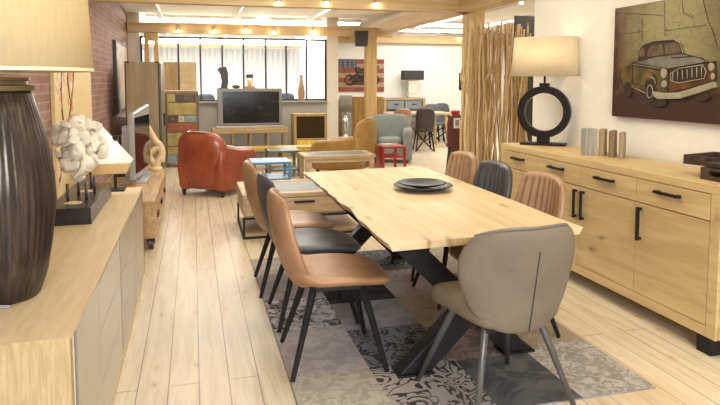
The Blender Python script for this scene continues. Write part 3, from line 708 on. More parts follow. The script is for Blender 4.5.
o=obj('lower_shade',b,yes,t); mm=o.modifiers.new('s','SOLIDIFY'); mm.thickness=.003; o['label']='yellow translucent lower part of shade'
# blossom painting on brick wall
m=NT('blossom_canvas'); f=m.noise(m.vec((1,1.2,1.2)),2.2,4,.6,.6)
m.col(m.ramp(f,[(.3,(.85,.66,.30)),(.6,(.88,.72,.42)),(.8,(.82,.52,.25))])); m.set(.6)
t=thing('wall_picture','yellow canvas with orange and pink blossom branch on the brick wall','picture',(WX+.002,7.0,.45))
b=B(); bb(b,(0,-1.0,0),(.035,1.05,1.45)); obj('canvas',b,m.m,t,bevel=.003)
rb_=random.Random(5)
cols=[plain('petal_orange',(.85,.36,.10),.6),plain('petal_pink',(.85,.52,.40),.6),plain('petal_cream',(.9,.80,.60),.6)]
brs=[spl([(.037,-.95,.15),(.037,-.7,.45),(.037,-.5,.6),(.037,-.2,.95),(.037,0,1.38)]),spl([(.037,-.6,.5),(.037,-.75,.85),(.037,-.7,1.2)]),spl([(.037,-.3,.83),(.037,-.42,1.1),(.037,-.3,1.35)])]
for k,m_ in enumerate(cols):
    b=B()
    for i in range(26):
        q=rb_.choice(rb_.choice(brs)); cy_,cz_=q[1]+rb_.uniform(-.16,.16),q[2]+rb_.uniform(-.13,.13); rr=rb_.uniform(.04,.075); a0_=rb_.uniform(0,6)
        if not(-.95<cy_-rr and cy_+rr<.95 and .05<cz_-rr and cz_+rr<1.42): continue
        pts_=[]
        for n_ in range(40):
            a=2*PI*n_/40; ra=rr*(.6+.4*abs(math.cos(2.5*a+a0_))); pts_.append((cy_+ra*math.cos(a),cz_+ra*math.sin(a)))
        prism(b,pts_,'X',.0352,.0375+.001*k+.0005*rb_.random())
    obj('blossoms',b,m_,t)
b=B(); 
for q in brs: tube(b,q,.010,6)
obj('branch',b,plain('branch_paint',(.22,.13,.06),.7),t,smooth=True)
# second canvas further along
t=thing('wall_picture','tall dark framed colourful abstract canvas on the brick wall by cabinet','picture',(WX+.002,(aX(113,60,WX).y+aX(124,60,WX).y)/2,1.0))
hw=(aX(124.5,60,WX).y-aX(113.5,60,WX).y)/2
m=NT('abstract_canvas'); f=m.noise(m.vec((1,1.6,1.6)),2.4,3,.6,.8); m.col(m.ramp(f,[(.3,(.10,.13,.15)),(.42,(.45,.42,.33)),(.5,(.6,.28,.07)),(.58,(.28,.33,.36)),(.7,(.16,.1,.06))])); m.set(.5)
b=B(); bb(b,(0,-hw,0),(.05,hw,1.17)); obj('frame',b,plain('frame_dark',(.07,.06,.05),.5),t,bevel=.004)
b=B(); bb(b,(.05,-hw+.06,.05),(.054,hw-.06,1.12)); obj('canvas',b,m.m,t)
# ------------------------------------------------------------------ TV bench on casters, flat TV
bx0,bx1,by0,by1=-.92,-.345,5.72,7.82
bn=wood('bench_wood',(.56,.38,.20),(.42,.26,.12),'Y',1,.5,.4)
t=thing('tv_bench','chunky brown wood bench on iron casters beyond the left sideboard','tv bench',((bx0+bx1)/2,(by0+by1)/2,0))
hx,hyy=(bx1-bx0)/2,(by1-by0)/2
b=B(); bb(b,(-hx,-hyy,.38),(hx,hyy,.45)); obj('top',b,bn,t,bevel=.006)
b=B(); bb(b,(-hx,-hyy,.11),(hx,-hyy+.05,.379)); bb(b,(-hx,hyy-.05,.11),(hx,hyy,.379)); bb(b,(-hx,-hyy+.05,.11),(hx,hyy-.05,.15)); bb(b,(-hx,-hyy+.05,.15),(-hx+.02,hyy-.05,.379)); obj('carcass',b,bn,t,bevel=.004)
for i in range(3):
    b=B(); y=-hyy+.06+i*(2*hyy-.12)/3; bb(b,(hx-.03,y+.01,.155),(hx-.005,y+(2*hyy-.12)/3-.01,.375)); d=obj('drawer',b,bn,t,bevel=.003); b=B(); bb(b,(hx-.006,y+.25,.24),(hx+.01,y+.4,.28)); obj('handle',b,black,d)
for y in (-hyy+.08,0,hyy-.08):
    for x in (-hx+.07,hx-.05):
        b=B(); tube(b,[(x-.022,y,.055),(x+.022,y,.055)],.055,16); obj('caster',b,plain('iron_caster',(.09,.06,.05),.5,.5),t,smooth=False)
        b=B(); bb(b,(x-.034,y-.03,.05),(x-.025,y+.03,.11)); bb(b,(x+.025,y-.03,.05),(x+.034,y+.03,.11)); bb(b,(x-.034,y-.04,.1),(x+.034,y+.04,.11)); obj('caster_fork',b,black,t)
silver=plain('silver_plastic',(.50,.51,.53),.3,.4,.05)
screen=NT('black_screen'); screen.col((.012,.013,.015)); screen.set(.08); screen=screen.m
tvc=((-.585),7.02)
t=thing('television','silver flat television on the wood bench, seen almost edge on','television',(tvc[0],tvc[1],.45),0)
rz=math.radians(-6)
t.rotation_euler=(0,0,rz)
b=B(); prism(b,[(-.46,.06),(-.46,.70),(-.42,.74),(.42,.80),(.46,.76),(.46,.06)],'X',0,.05); prism(b,[(-.34,.12),(-.34,.6),(.34,.6),(.34,.12)],'X',-.09,0); obj('case',b,silver,t,bevel=.012)
b=B(); bb(b,(.0505,-.41,.12),(.054,.41,.69)); obj('screen',b,screen,t)
b=B(); prism(b,[(-.28,.0),(.28,0),(.26,.025),(.05,.04),(.05,.08),(-.05,.08),(-.05,.04),(-.26,.025)],'X',-.13,.12); obj('stand',b,silver,t,bevel=.01)
# dark small lamp behind tv
p=aY(122,121,7.35)
t=thing('table_lamp','small lamp with dark purple shade behind the silver television','lamp',(-.80,7.35,.45))
b=B(); lathe(b,[(.08,0),(.08,.015),(.012,.03),(.012,.45)],20); obj('stem',b,black,t)
b=B(); lathe(b,[(.075,.46),(.065,.66)],28,caps=False); o=obj('lamp_shade',b,plain('purple_shade',(.07,.04,.05),.8),t,smooth=True); mm=o.modifiers.new('s','SOLIDIFY'); mm.thickness=.003
# pale looping wooden sculpture
p=aY(155,165,7.45)
t=thing('sculpture','pale carved wood loop sculpture standing at the far end of the bench','sculpture',(p.x,7.70,.45))
lw=plain('pale_carved_wood',(.72,.55,.33),.5)
b=B(); lathe(b,[(.07,0),(.075,.02),(.06,.05)],20); obj('base',b,lw,t,smooth=True)
b=B(); q=spl([(.0,0,.04),(.03,0,.12),(.07,0,.2),(.05,0,.3),(0,0,.36),(-.05,0,.46),(-.08,0,.53)]); tube(b,q,[.045-.02*i/len(q) for i in range(len(q))],12)
q=spl([(.03,0,.05),(-.03,0,.1),(-.07,0,.18),(-.02,0,.25),(.04,0,.27)]); tube(b,q,.034,12); q=spl([(.07,0,.1),(.075,0,.2),(.03,.03,.27)]); tube(b,q,.03,10); obj('loops',b,lw,t,smooth=True)
# ------------------------------------------------------------------ tall cabinet, cabinets beyond glass
cabm=wood('cabinet_wood',(.42,.33,.20),(.35,.27,.15),'Z',.8,.5)
ca=aY(125.5,62,10.0); cb_=aY(161,62,10.0)
t=thing('tall_cabinet','tall brown wood cabinet with black metal corners against the brick wall','cabinet',((ca.x+cb_.x)/2,10.45,0)); hx=(cb_.x-ca.x)/2
b=B(); bb(b,(-hx,-.6,.06),(hx-.03,.6,ca.z)); obj('body',b,cabm,t,bevel=.004)
b=B(); 
for x in (-hx+.04,hx-.06):
    for y in (-.56,.56): bb(b,(x-.03,y-.03,0),(x+.03,y+.03,.06))
obj('feet',b,black,t)
b=B(); bb(b,(-hx-.003,-.605,ca.z-.015),(-hx+.06,-.5,ca.z+.004)); bb(b,(hx-.08,-.605,ca.z-.015),(hx-.025,-.5,ca.z+.004)); bb(b,(-hx-.003,-.605,.06),(-hx+.012,-.598,ca.z)); bb(b,(hx-.04,-.605,.06),(hx-.028,-.598,ca.z)); obj('metal_corner',b,black,t)
for k in range(2):
    b=B(); bb(b,(hx-.03,-.59+k*.595,.08),(hx,-.0+k*.595,ca.z-.02)); d=obj('door',b,plain('patched_door',(.17,.15,.10),.5,0,.4,6),t,bevel=.003); b=B(); bb(b,(hx,-.06+k*.09,.8),(hx+.02,-.04+k*.09,1.0)); obj('handle',b,black,d)
q0_,q1_,q2_=aY(163,62,14.6),aY(179,62,14.6),aY(196,62,14.6)
t=thing('cabinet','dark brown cabinet seen through the glazing, left of the lighter one','cabinet',((q0_.x+q1_.x)/2,14.8,0)); h=(q1_.x-q0_.x)/2
b=B(); bb(b,(-h,-.2,0),(h,.2,q0_.z)); obj('body',b,wood('cab_dark',(.26,.155,.05),(.22,.125,.04),'Z',.8),t,bevel=.004)
b=B(); bb(b,(-h+.02,-.215,.05),(-.003,-.2,q0_.z-.03)); bb(b,(.003,-.215,.05),(h-.02,-.2,q0_.z-.03)); obj('door',b,MATS['cab_dark'],t,bevel=.003)
t=thing('cabinet','light oak cabinet seen through the glazing, above the patchwork chest','cabinet',((q2_.x+q1_.x)/2+.005,14.8,0)); h=(q2_.x-q1_.x)/2
b=B(); bb(b,(-h,-.2,0),(h,.2,q0_.z)); obj('body',b,wood('cab_light',(.42,.31,.16),(.36,.25,.12),'X',.8),t,bevel=.004)
b=B(); bb(b,(-h+.02,-.215,.05),(-.003,-.2,q0_.z-.03)); bb(b,(.003,-.215,.05),(h-.02,-.2,q0_.z-.03)); obj('door',b,MATS['cab_light'],t,bevel=.003)
# ------------------------------------------------------------------ patchwork chest
CY=11.32
def cxz(x,y): p=aY(x,y,CY); return p.x,p.z
lx,_=cxz(166,130); rx_,_=cxz(198,130); zt2=cxz(180,91)[1]
ycol=plain('paint_yellow',(.42,.33,.10),.5,0,.25,6); dcol=plain('paint_darkbrown',(.09,.06,.04),.5,0,.3,6); rcol=plain('paint_rust',(.34,.09,.035),.5,0,.25,6)
bcol=plain('paint_greyblue',(.25,.33,.33),.5,0,.25,6); wcol=plain('paint_offwhite',(.62,.56,.38),.5,0,.2,6); tcol=plain('paint_teal',(.14,.34,.42),.5,0,.2,6)
frm_=0;frm=wood('chest_frame',(.45,.33,.16),(.35,.24,.10),'Z',1,.5)
t=thing('chest_of_drawers','tall chest with patchwork painted drawers in yellow, rust and grey-blue','chest of drawers',((lx+rx_)/2,CY+.22,0)); cm=(lx+rx_)/2; hw=(rx_-lx)/2
b=B(); bb(b,(-hw+.02,-.2,.1),(hw-.02,.2,zt2-.03)); obj('carcass',b,frm,t)
b=B(); bb(b,(-hw-.01,-.225,zt2-.03),(hw+.01,.21,zt2+.01)); obj('top',b,frm,t,bevel=.004)
b=B(); 
for s in (-1,1):
    for y in (-.205,.18): bb(b,(s*hw-.02,y-.015,0),(s*hw+.02,y+.015,zt2-.03))
obj('corner_posts',b,plain('iron_edge',(.16,.12,.06),.5,.3),t)
rowsC=[((94.5,102),[(167.5,175,ycol),(175.5,196,dcol)]),((103,114.5),[(167.5,196,ycol)]),((116,122),[(167.5,178,dcol),(178.5,184.5,wcol),(185,196,bcol)]),((123,131.5),[(167.5,196,rcol)]),((133.5,145.5),[(167.5,182,ycol),(182.5,196,wcol)]),((147,153.5),[(167.5,196,ycol)]),((154.5,163),[(167.5,176,bcol),(176.5,196,tcol)])]
for (a,c_),segs in rowsC:
    for (xa,xb,mm) in segs:
        X0,Z1=cxz(xa,a); X1,Z0=cxz(xb,c_); b=B(); bb(b,(X0-cm,-.232,Z0),(X1-cm,-.2,Z1)); d=obj('drawer',b,mm,t,bevel=.004)
        b=B(); xm=(X0+X1)/2-cm; bb(b,(xm-.02,-.245,(Z0+Z1)/2-.008),(xm+.02,-.232,(Z0+Z1)/2+.008)); obj('handle',b,frm,d)
# ------------------------------------------------------------------ big tv on low unit
TY=12.1
tl=aY(217,88.5,TY); tr=aY(282,88.5,TY); tb=aY(282,127.5,TY)
W=tr.x-tl.x; Hh=tl.z-tb.z
gt=plain('tv_grey',(.20,.20,.175),.4,.3,.06)
unit_z=tb.z
t=thing('television','big grey rear projection television on a low wooden unit','television',((tl.x+tr.x)/2,TY,unit_z))
b=B(); bb(b,(-W/2,0,.05),(W/2,.1,Hh)); prism(b,[(-W*.42,.1),(W*.42,.1),(W*.3,.42),(-W*.3,.42)],'Z',.06,Hh-.08); obj('case',b,gt,t,bevel=.015)
b=B(); bb(b,(-W/2+.10,-.004,.10),(W/2-.06,.001,Hh-.06)); m=NT('tv_screen'); f=m.noise(m.vec((2,1,5)),2,4,.6,1.5); m.col(m.ramp(f,[(.45,(.006,.005,.004)),(.6,(.014,.012,.010)),(.75,(.05,.045,.035))])); m.set(.12); obj('screen',b,m.m,t)  # noise paints grey reflections into the dark screen colour
b=B(); bb(b,(-W/2-.02,-.03,0),(W/2+.02,.2,.05)); obj('stand_base',b,plain('tv_base',(.42,.40,.35),.35,.4),t,bevel=.01)
a0=aY(212,130,TY-.1); a1=aY(288,130,TY-.1)
mx=(a0.x+a1.x)/2; hw=(a1.x-a0.x)/2
t=thing('tv_unit','low open pallet-style wooden unit carrying the big television','tv unit',(mx,TY+.12,0))
yw=wood('yellow_pine',(.50,.36,.17),(.40,.27,.11),'X',.8)
b=B(); bb(b,(-hw,-.25,unit_z-.09),(hw,.35,unit_z)); obj('top',b,yw,t,bevel=.005)
for i in range(5):
    for y in (-.22,.25): b=B(); bb(b,(-hw+.035+i*(2*hw-.1)/4,y,.22),(-hw+.065+i*(2*hw-.1)/4,y+.04,unit_z-.09)); obj('upright',b,frm,t)
b=B(); bb(b,(-hw,-.25,.16),(hw,.35,.22)); obj('shelf',b,yw,t,bevel=.004)
b=B()
for x in (-hw+.03,-.04,hw-.12): 
    for y in (-.22,.22): bb(b,(x,y,0),(x+.09,y+.08,.16))
obj('feet',b,frm,t)
# things on the tv
zt3=unit_z+Hh
p=aY(223,86,TY+.05)
t=thing('sculpture','tall dark curved sculpture standing on top of the big television','sculpture',(p.x,TY+.06,zt3))
b=B(); prism(b,[(-.05,0),(.08,0),(.10,.12),(.10,.28),(.06,.42),(-.06,.40),(-.10,.36),(-.04,.26),(-.02,.12)],'Y',-.035,.035); obj('body',b,plain('dark_grey_stone',(.05,.05,.055),.5),t,bevel=.012)
b=B(); bb(b,(-.09,-.04,0),(.09,.04,.012)); obj('base',b,black,t)
p=aY(236,86,TY+.05)
b=B(); 
v=[]; lathe(b,[(.002,0),(.05,.005),(.075,.03),(.06,.055),(.02,.07),(.002,.072)],20,sx=1.1,sy=.7); o=obj('dark_stone',b,MATS['dark_grey_stone'],smooth=True,loc=(p.x,TY+.06,zt3)); tag(o,'small dark rounded ornament beside the curved sculpture on the television','ornament')
p=aY(250,86,TY+.05)
t=thing('candle_lantern','wooden candle lantern with dark lid on top of the big television','lantern',(p.x,TY+.06,zt3))
b=B(); bb(b,(-.1,-.05,0),(.1,.04,.04)); obj('base',b,frm,t,bevel=.004)
b=B(); lathe(b,[(.035,.04),(.035,.16),(.002,.17)],16); obj('candle',b,plain('candle_wax',(.75,.5,.25),.5),t,smooth=True)
for s in (-1,1): b=B(); bb(b,(s*.055-.008,-.03,.04),(s*.055+.008,-.014,.2)); obj('upright',b,frm,t)
b=B(); bb(b,(-.07,-.045,.2),(.06,.045,.27)); obj('lid',b,plain('lantern_lid',(.04,.03,.02),.5),t,bevel=.006)
# vase on partition sill
p=aY(301,101,PY+.0)
b=B(); lathe(b,[(.06,0),(.062,.03),(.075,.14),(.07,.22),(.045,.34),(.026,.44),(.024,.48),(.036,.53),(.034,.535)],24); o=obj('vase',b,wood('vase_wood',(.50,.32,.17),(.4,.24,.11),'Z',2,.5),smooth=True,loc=(p.x,PY+.012,zs)); tag(o,'slim brown wooden bottle vase on the ledge before the glazing','vase')
b_=o
# the ledge it stands on
b=B(); bb(b,(pl,PY-.1,zs-.03),(pr,PY-.0,zs)); struct('trim_10',b,greyp,bevel=.003); o.location=(p.x,PY-.05,zs); 
# dark office chairs beyond the glazing
def officechair(px,lab):
    p=aY(px,101,15.6); t=thing('office_chair',lab,'chair',(p.x,15.6,0),.3,'dark chairs beyond the glazing')
    dkf=plain('dark_blue_fabric',(.03,.035,.05),.8)
    obj('backrest',shell(lambda u,v:(rsq(-u,v)[0]*.24,.2-.05*u*u,.90+rsq(-u,v)[1]*.32),.03,15,13),dkf,t,smooth=True)
    obj('seat',shell(lambda u,v:(rsq(u,v)[0]*.25,rsq(u,v)[1]*.24-.05,.48),.04,15,13),dkf,t,smooth=True)
    b=B(); tube(b,[(0,0,.44),(0,0,.08)],.03,10); obj('column',b,black,t)
    b=B(); 
    for i in range(5): a=i*2*PI/5; tube(b,[(0,0,.09),(.3*math.cos(a),.3*math.sin(a),.04)],.025,6)
    obj('star_base',b,black,t)
officechair(208,'dark office chair behind the glazing, left of the big television')
officechair(289,'dark office chair behind the glazing, beside the wooden vase')
# ------------------------------------------------------------------ mini display cabinet
MY=12.2
a0=aY(294,114,MY); a1=aY(327,114,MY); am=aY(300,140,MY).z; W=(a1.x-a0.x)
t=thing('display_cabinet','small wooden display cabinet with dark glass front and yellow and teal drawers','cabinet',((a0.x+a1.x)/2,MY+.2,0)); h=W/2
fw=wood('mini_frame',(.50,.33,.13),(.4,.25,.09),'Z',1)
b=B(); bb(b,(-h,-.2,.08),(-h+.05,.2,a0.z)); bb(b,(h-.05,-.2,.08),(h,.2,a0.z)); bb(b,(-h+.05,-.2,a0.z-.05),(h-.05,.2,a0.z)); bb(b,(-h+.05,-.2,.08),(h-.05,.2,.12)); bb(b,(-h+.05,-.2,am),(h-.05,.2,am+.03)); bb(b,(-h+.05,.18,.12),(h-.05,.2,a0.z-.05)); obj('carcass',b,fw,t,bevel=.003)
b=B(); bb(b,(-h+.055,-.19,am+.035),(h-.055,-.18,a0.z-.055)); m=NT('dark_glass'); m.col((.035,.022,.012)); m.set(.1); obj('glass_door',b,m.m,t)
b=B(); bb(b,(-h+.055,-.21,.13),(.12,-.19,am-.005)); obj('drawer',b,plain('bright_yellow',(.75,.52,.06),.5,0,.1),t,bevel=.003)
b=B(); bb(b,(.13,-.21,.13),(h-.055,-.19,am-.005)); obj('drawer',b,tcol,t,bevel=.003)
b=B()
for s in (-1,1):
    for y in (-.17,.17): bb(b,(s*(h-.04)-.025,y-.025,0),(s*(h-.04)+.025,y+.025,.08))
obj('feet',b,fw,t)
# ------------------------------------------------------------------ armchairs
def armchair(name,label,mat,loc,rotz,W=.84,D=.82,BH=.84,AH=.58,group=None,foot=blackwood,Bt=.085,curve=.10,square=False):
    t=thing(name,label,'armchair',loc,rotz,group); aw=.17
    b=B(); bb(b,(-W/2+aw*.5,-D/2+.1,.09),(W/2-aw*.5,D/2-.05,.30)); obj('base',b,mat,t,bevel=.03,seg=3,smooth=True)
    def bk(u,v):
        a,c_=rsq(-u,v,.22 if square else .42,4 if square else 3); s=(c_+1)/2
        return (a*((W/2-.04) if square else (W/2+.005)*(.80+.2*s)),-D/2+.12-.10*s+curve*u*u,.10+(BH-.10)*s)
    obj('backrest',shell(bk,Bt,23,21,None,4),mat,t,smooth=True)
    for s in (-1,1):
        prof=[(-D/2+.08,.07),(-D/2+.04,.35),(-D/2+.06,AH+.08),(-D/2+.2,AH+.06),(0,AH+.0),(D/2-.12,AH-.03),(D/2-.02,AH-.08),(D/2,AH-.2),(D/2-.03,.07)]
        if square: prof=[(-D/2+.08,.05),(-D/2+.08,AH),(D/2-.05,AH),(D/2-.0,AH-.06),(D/2,.05)]
        b=B(); x=s*(W/2-aw/2-(0 if square else .035)); prism(b,prof,'X',x-aw/2,x+aw/2); obj('arm',b,mat,t,bevel=.07 if not square else .06,seg=5,smooth=True)
    obj('seat_cushion',shell(lambda u,v:(rsq(u,v)[0]*(W/2-aw-.005),rsq(u,v)[1]*(D/2-.12)+.05,.37+.02*(1-u*u)),.075,15,15,None,8),mat,t,smooth=True)
    b=B(); pts=[]
    for i in range(30):
        u=-1+2*i/29; p=Vector(bk(u*.97,.97)); pts.append((p.x,p.y-Bt*.4,p.z-.01))
    tube(b,pts,.008,6); obj('piping',b,leather('dark_piping',(.10,.04,.02)) if not square else mat,t,smooth=True)
    for sx_ in (-1,1):
        for sy in (-1,1):
            b=B(); tube(b,[(sx_*(W/2-.1),sy*(D/2-.13),.1),(sx_*(W/2-.1),sy*(D/2-.13),0)],[.035,.022],4); obj('foot',b,foot,t)
    return t
armchair('armchair','red-brown leather club armchair seen from behind on the pale floor',redl,(.30,8.62,0),math.radians(-36),.80,.94,.87,.63)
armchair('armchair','camel leather armchair facing left behind the glass-topped wood table',camel,(2.42,9.95,0),math.radians(52),.86,.95,.93,.58)
gf=plain('grey_green_fabric',(.25,.285,.265),.85,0,.12,20,.2)
armchair('armchair','grey-green fabric armchair behind the small red side table',gf,(3.60,11.2,0),math.radians(160),.84,.80,.88,.62,square=True,curve=.03)
# ------------------------------------------------------------------ coffee tables
cw=wood('coffee_wood',(.56,.42,.26),(.43,.31,.18),'X',.9,.5)
gg=plain('grey_glass_top',(.20,.215,.19),.45,0,.1,spec=.25)
def coffee(name,label,x0,x1,y0,y1,z,group,legs='metal',drawer=True,insets=1,mat=cw,shelf=True,lt=.02,legm=None):
    t=thing(name,label,'coffee table',((x0+x1)/2,(y0+y1)/2,0),0,group); hx,hy=(x1-x0)/2,(y1-y0)/2
    fr=.09
    b=B(); bb(b,(-hx,-hy,z-.04),(hx,-hy+fr,z)); bb(b,(-hx,hy-fr,z-.04),(hx,hy,z)); bb(b,(-hx,-hy+fr,z-.04),(-hx+fr,hy-fr,z)); bb(b,(hx-fr,-hy+fr,z-.04),(hx,hy-fr,z)); obj('top_frame',b,mat,t,bevel=.004)
    b=B(); bb(b,(-hx+fr,-hy+fr,z-.03),(hx-fr,hy-fr,z-.006)); obj('top_inset',b,gg,t)
    zb=z-.04
    if drawer:
        zb=z-.22; b=B(); bb(b,(-hx+.01,-hy+.02,zb),(hx-.01,hy-.01,z-.041)); obj('drawer_box',b,mat,t,bevel=.003)
        b=B(); bb(b,(-hx+.03,-hy+.002,zb+.015),(hx-.03,-hy+.02,z-.05)); d=obj('drawer',b,mat,t,bevel=.002); b=B(); bb(b,(-.1,-hy-.012,z-.1),(.1,-hy+.002,z-.08)); obj('handle',b,black,d)
    lm=legm or (black if legs=='metal' else mat)
    if legs=='metal':
        for sx_ in (-1,1):
            for sy in (-1,1): b=B(); x=sx_*(hx-lt/2-.003);y=sy*(hy-lt/2-.003); bb(b,(x-lt/2,y-lt/2,0),(x+lt/2,y+lt/2,zb-.001)); obj('leg',b,lm,t)
        b=B()
        for sy in (-1,1): y=sy*(hy-.014); bb(b,(-hx+.025,y-.01,.0),(hx-.025,y+.01,.02)); bb(b,(-hx+.025,y-.01,zb-.022),(hx-.025,y+.01,zb-.002))
        for sx_ in (-1,1): x=sx_*(hx-.014); bb(b,(x-.01,-hy+.025,0),(x+.01,hy-.025,.02))
        obj('frame_rails',b,lm,t)
        if shelf: b=B(); bb(b,(-hx+.02,-hy+.02,.021),(hx-.02,hy-.02,.045)); obj('shelf',b,mat,t)
    else:
        for sx_ in (-1,1):
            for sy in (-1,1): b=B(); x=sx_*(hx-.05);y=sy*(hy-.05); bb(b,(x-.03,y-.03,0),(x+.03,y+.03,zb-.001)); obj('leg',b,lm,t,bevel=.004)
        b=B(); bb(b,(-hx+.08,-hy+.03,zb-.06),(hx-.08,-hy+.05,zb-.001)); bb(b,(-hx+.08,hy-.05,zb-.06),(hx-.08,hy-.03,zb-.001)); obj('apron',b,lm,t)
    return t
coffee('coffee_table','low wood coffee table with grey glass inset and black frame, behind left chairs',.43,1.62,5.9,6.72,.43,None)
coffee('coffee_table','wood coffee table with grey glass inset, in front of the camel armchair',1.50,2.55,8.6,9.2,.45,None,legs='wood',drawer=False)
bl=plain('sky_blue_paint',(.07,.21,.36),.4,0,.08)
def nest(name,label,x0,x1,y0,y1,z,m_,z2,cat='side table'):
    t=thing(name,label,cat,((x0+x1)/2,(y0+y1)/2,0)); hx,hy=(x1-x0)/2,(y1-y0)/2
    b=B(); bb(b,(-hx,-hy,z-.03),(hx,hy,z)); obj('top',b,m_,t,bevel=.003)
    b=B(); bb(b,(-hx+.01,-hy+.01,z2-.03),(hx-.01,hy-.01,z2)); obj('shelf',b,m_,t,bevel=.003)
    for sx_ in (-1,1):
        for sy in (-1,1): b=B(); x=sx_*(hx-.02);y=sy*(hy-.02); bb(b,(x-.0195,y-.0195,0),(x+.0195,y+.0195,z2-.031)); bb(b,(x-.0195,y-.0195,z2+.001),(x+.0195,y+.0195,z-.031)); obj('leg',b,m_,t)
    return t,hx,hy
nest('side_table','light blue two-tier painted side table beside the red armchair',.68,1.18,7.72,8.2,.50,bl,.29)
nest('side_table','dark grey-green square side table behind the light blue one',1.12,1.62,9.7,10.2,.42,plain('slate_green',(.12,.13,.10),.4),.12)
rd=plain('red_lacquer',(.42,.02,.012),.35,0,.08)
t,hx,hy=nest('side_table','small red open side table in front of the grey-green armchair',3.0,3.42,9.75,10.3,.43,rd,.27)
b=B(); bb(b,(-hx,-hy+.041,.0),(-hx+.02,hy-.041,.399)); obj('side_panel',b,rd,t)
b=B(); box(b,(0,0,.012),(.22,.16,.024),.2); o=obj('book',b,plain('pale_book',(.6,.6,.56),.5),bevel=.002,loc=(3.15,10.0,.431)); tag(o,'pale magazine stack lying on the red side table','magazine')
# yellow low table/bench behind the blue tables
b=B(); t=thing('low_bench','long yellow lacquered low bench before the television unit','bench',(1.45,10.75,0))
yl_=plain('yellow_lacquer',(.55,.35,.05),.35,0,.08)
b=B(); bb(b,(-1.05,-.18,.34),(1.05,.18,.38)); obj('top',b,yl_,t,bevel=.004)
b=B(); bb(b,(-1.03,-.17,.04),(-.45,.16,.339)); obj('drawer_box',b,yl_,t,bevel=.003)
b=B(); bb(b,(.75,-.17,.04),(1.03,.16,.339)); obj('drawer_box',b,yl_,t,bevel=.003)
b=B(); bb(b,(-1.0,-.185,.08),(-.72,-.17,.3)); obj('drawer',b,plain('paint_orange',(.55,.3,.1),.5),t); b=B(); bb(b,(-.71,-.185,.08),(-.48,-.17,.3)); obj('drawer',b,dcol,t)
b=B()
for x in (-1.0,-.5,.8,1.0): bb(b,(x-.02,-.15,0),(x+.02,.15,.04))
obj('feet',b,black,t)
# silver lamp on small table + cabinet behind armchair
LY=12.3
p=aY(345.5,138,LY)
t=thing('side_table','small dark round side table under the silver lamp','side table',(p.x,LY,0))
tz=aY(345,137.5,LY).z
b=B(); lathe(b,[(.001,tz-.025),(.2,tz-.025),(.2,tz),(.001,tz)],28); obj('top',b,blackwood,t); b=B(); lathe(b,[(.14,0),(.14,.02),(.025,.04),(.025,tz-.026)],20); obj('pedestal',b,blackwood,t)
t=thing('table_lamp','silver baluster table lamp with grey drum shade near the wooden post','lamp',(p.x,LY,tz))
lz=aY(345,111.5,LY).z-tz; lz2=aY(345,95.5,LY).z-tz; lr=(aY(352,100,LY).x-aY(338.5,100,LY).x)/2
b=B(); lathe(b,[(.07,0),(.07,.02),(.03,.05),(.025,.12),(.05,.2),(.075,.3),(.07,.36),(.03,.42),(.015,.45),(.012,lz+.02)],24); obj('body',b,plain('chrome',(.6,.6,.6),.15,.9),t,smooth=True)
b=B(); lathe(b,[(lr,lz),(lr*.96,lz2)],32,caps=False); o=obj('lamp_shade',b,plain('grey_shade',(.22,.20,.17),.8),t,smooth=True); mm=o.modifiers.new('s','SOLIDIFY'); mm.thickness=.004
a0=aY(352,97,13.3); a1=aY(383.5,97,13.3)
t=thing('cabinet','brown wood cabinet with silver side edge behind the wooden post','cabinet',((a0.x+a1.x)/2,13.5,0)); h=(a1.x-a0.x)/2
b=B(); bb(b,(-h,-.2,.05),(h,.2,a0.z)); obj('body',b,wood('amber_wood',(.40,.235,.07),(.31,.17,.045),'Z',.8),t,bevel=.004)
b=B(); bb(b,(-h-.09,-.21,.05),(-h-.001,.2,a0.z-.02)); obj('side_panel',b,plain('silver_leaf',(.55,.55,.55),.25,.7),t)
b=B(); bb(b,(-h+.02,-.214,.08),(-.003,-.2,a0.z-.03)); obj('door',b,MATS['amber_wood'],t,bevel=.003); b=B(); bb(b,(.003,-.214,.08),(h-.02,-.2,a0.z-.03)); obj('door',b,MATS['amber_wood'],t,bevel=.003)
b=B(); bb(b,(-h,-.18,0),(-h+.06,.18,.05)); bb(b,(h-.06,-.18,0),(h,.18,.05)); obj('feet',b,black,t)
a0=aY(337,100,14.1); a1=aY(346.5,100,14.1)
t=thing('screen_panel','folding panel of pale bronze and mirror behind the silver lamp','panel',((a0.x+a1.x)/2,14.1,0)); h=(a1.x-a0.x)/2
b=B(); bb(b,(-h,-.015,0),(0,.015,a0.z)); obj('panel',b,plain('bronze_panel',(.3,.22,.13),.4,.3),t); b=B(); bb(b,(0.003,-.015,0),(h,.015,a0.z)); obj('panel',b,plain('beige_panel',(.55,.48,.38),.4),t)
# ------------------------------------------------------------------ flag picture
FY=BY-.04
a0=aY(338,59,FY); a1=aY(384,91.5,FY); W=a1.x-a0.x; Hh=a0.z-a1.z
t=thing('wall_picture','flag picture with dark machine motif on the cream wall beside the post','picture',((a0.x+a1.x)/2,FY,a1.z))
fr_=plain('flag_red',(.24,.06,.035),.6,0,.25,8); fc=plain('flag_cream',(.36,.25,.15),.6,0,.2,8); fb=plain('flag_blue',(.07,.08,.12),.6,0,.2,8)
b=B()
for i in range(7):
    z0=i*Hh/7; b2=len(b.faces); bb(b,(-W/2,0,z0),(W/2,.03,z0+Hh/7)); 
    for f in list(b.faces)[b2:]: f.material_index=i%2
obj('canvas',b,[fr_,fc],t)
b=B(); bb(b,(-W/2,-.004,Hh*.72),(-W/2+W*.4,0,Hh)); 
for i in range(4):
    for j in range(3):
        n0=len(b.faces); box(b,(-W/2+W*.05+i*W*.1,-.005,Hh*.77+j*Hh*.085),(.035,.004,.03)); 
        for f in list(b.faces)[n0:]: f.material_index=1
obj('canton',b,[fb,fc],t)
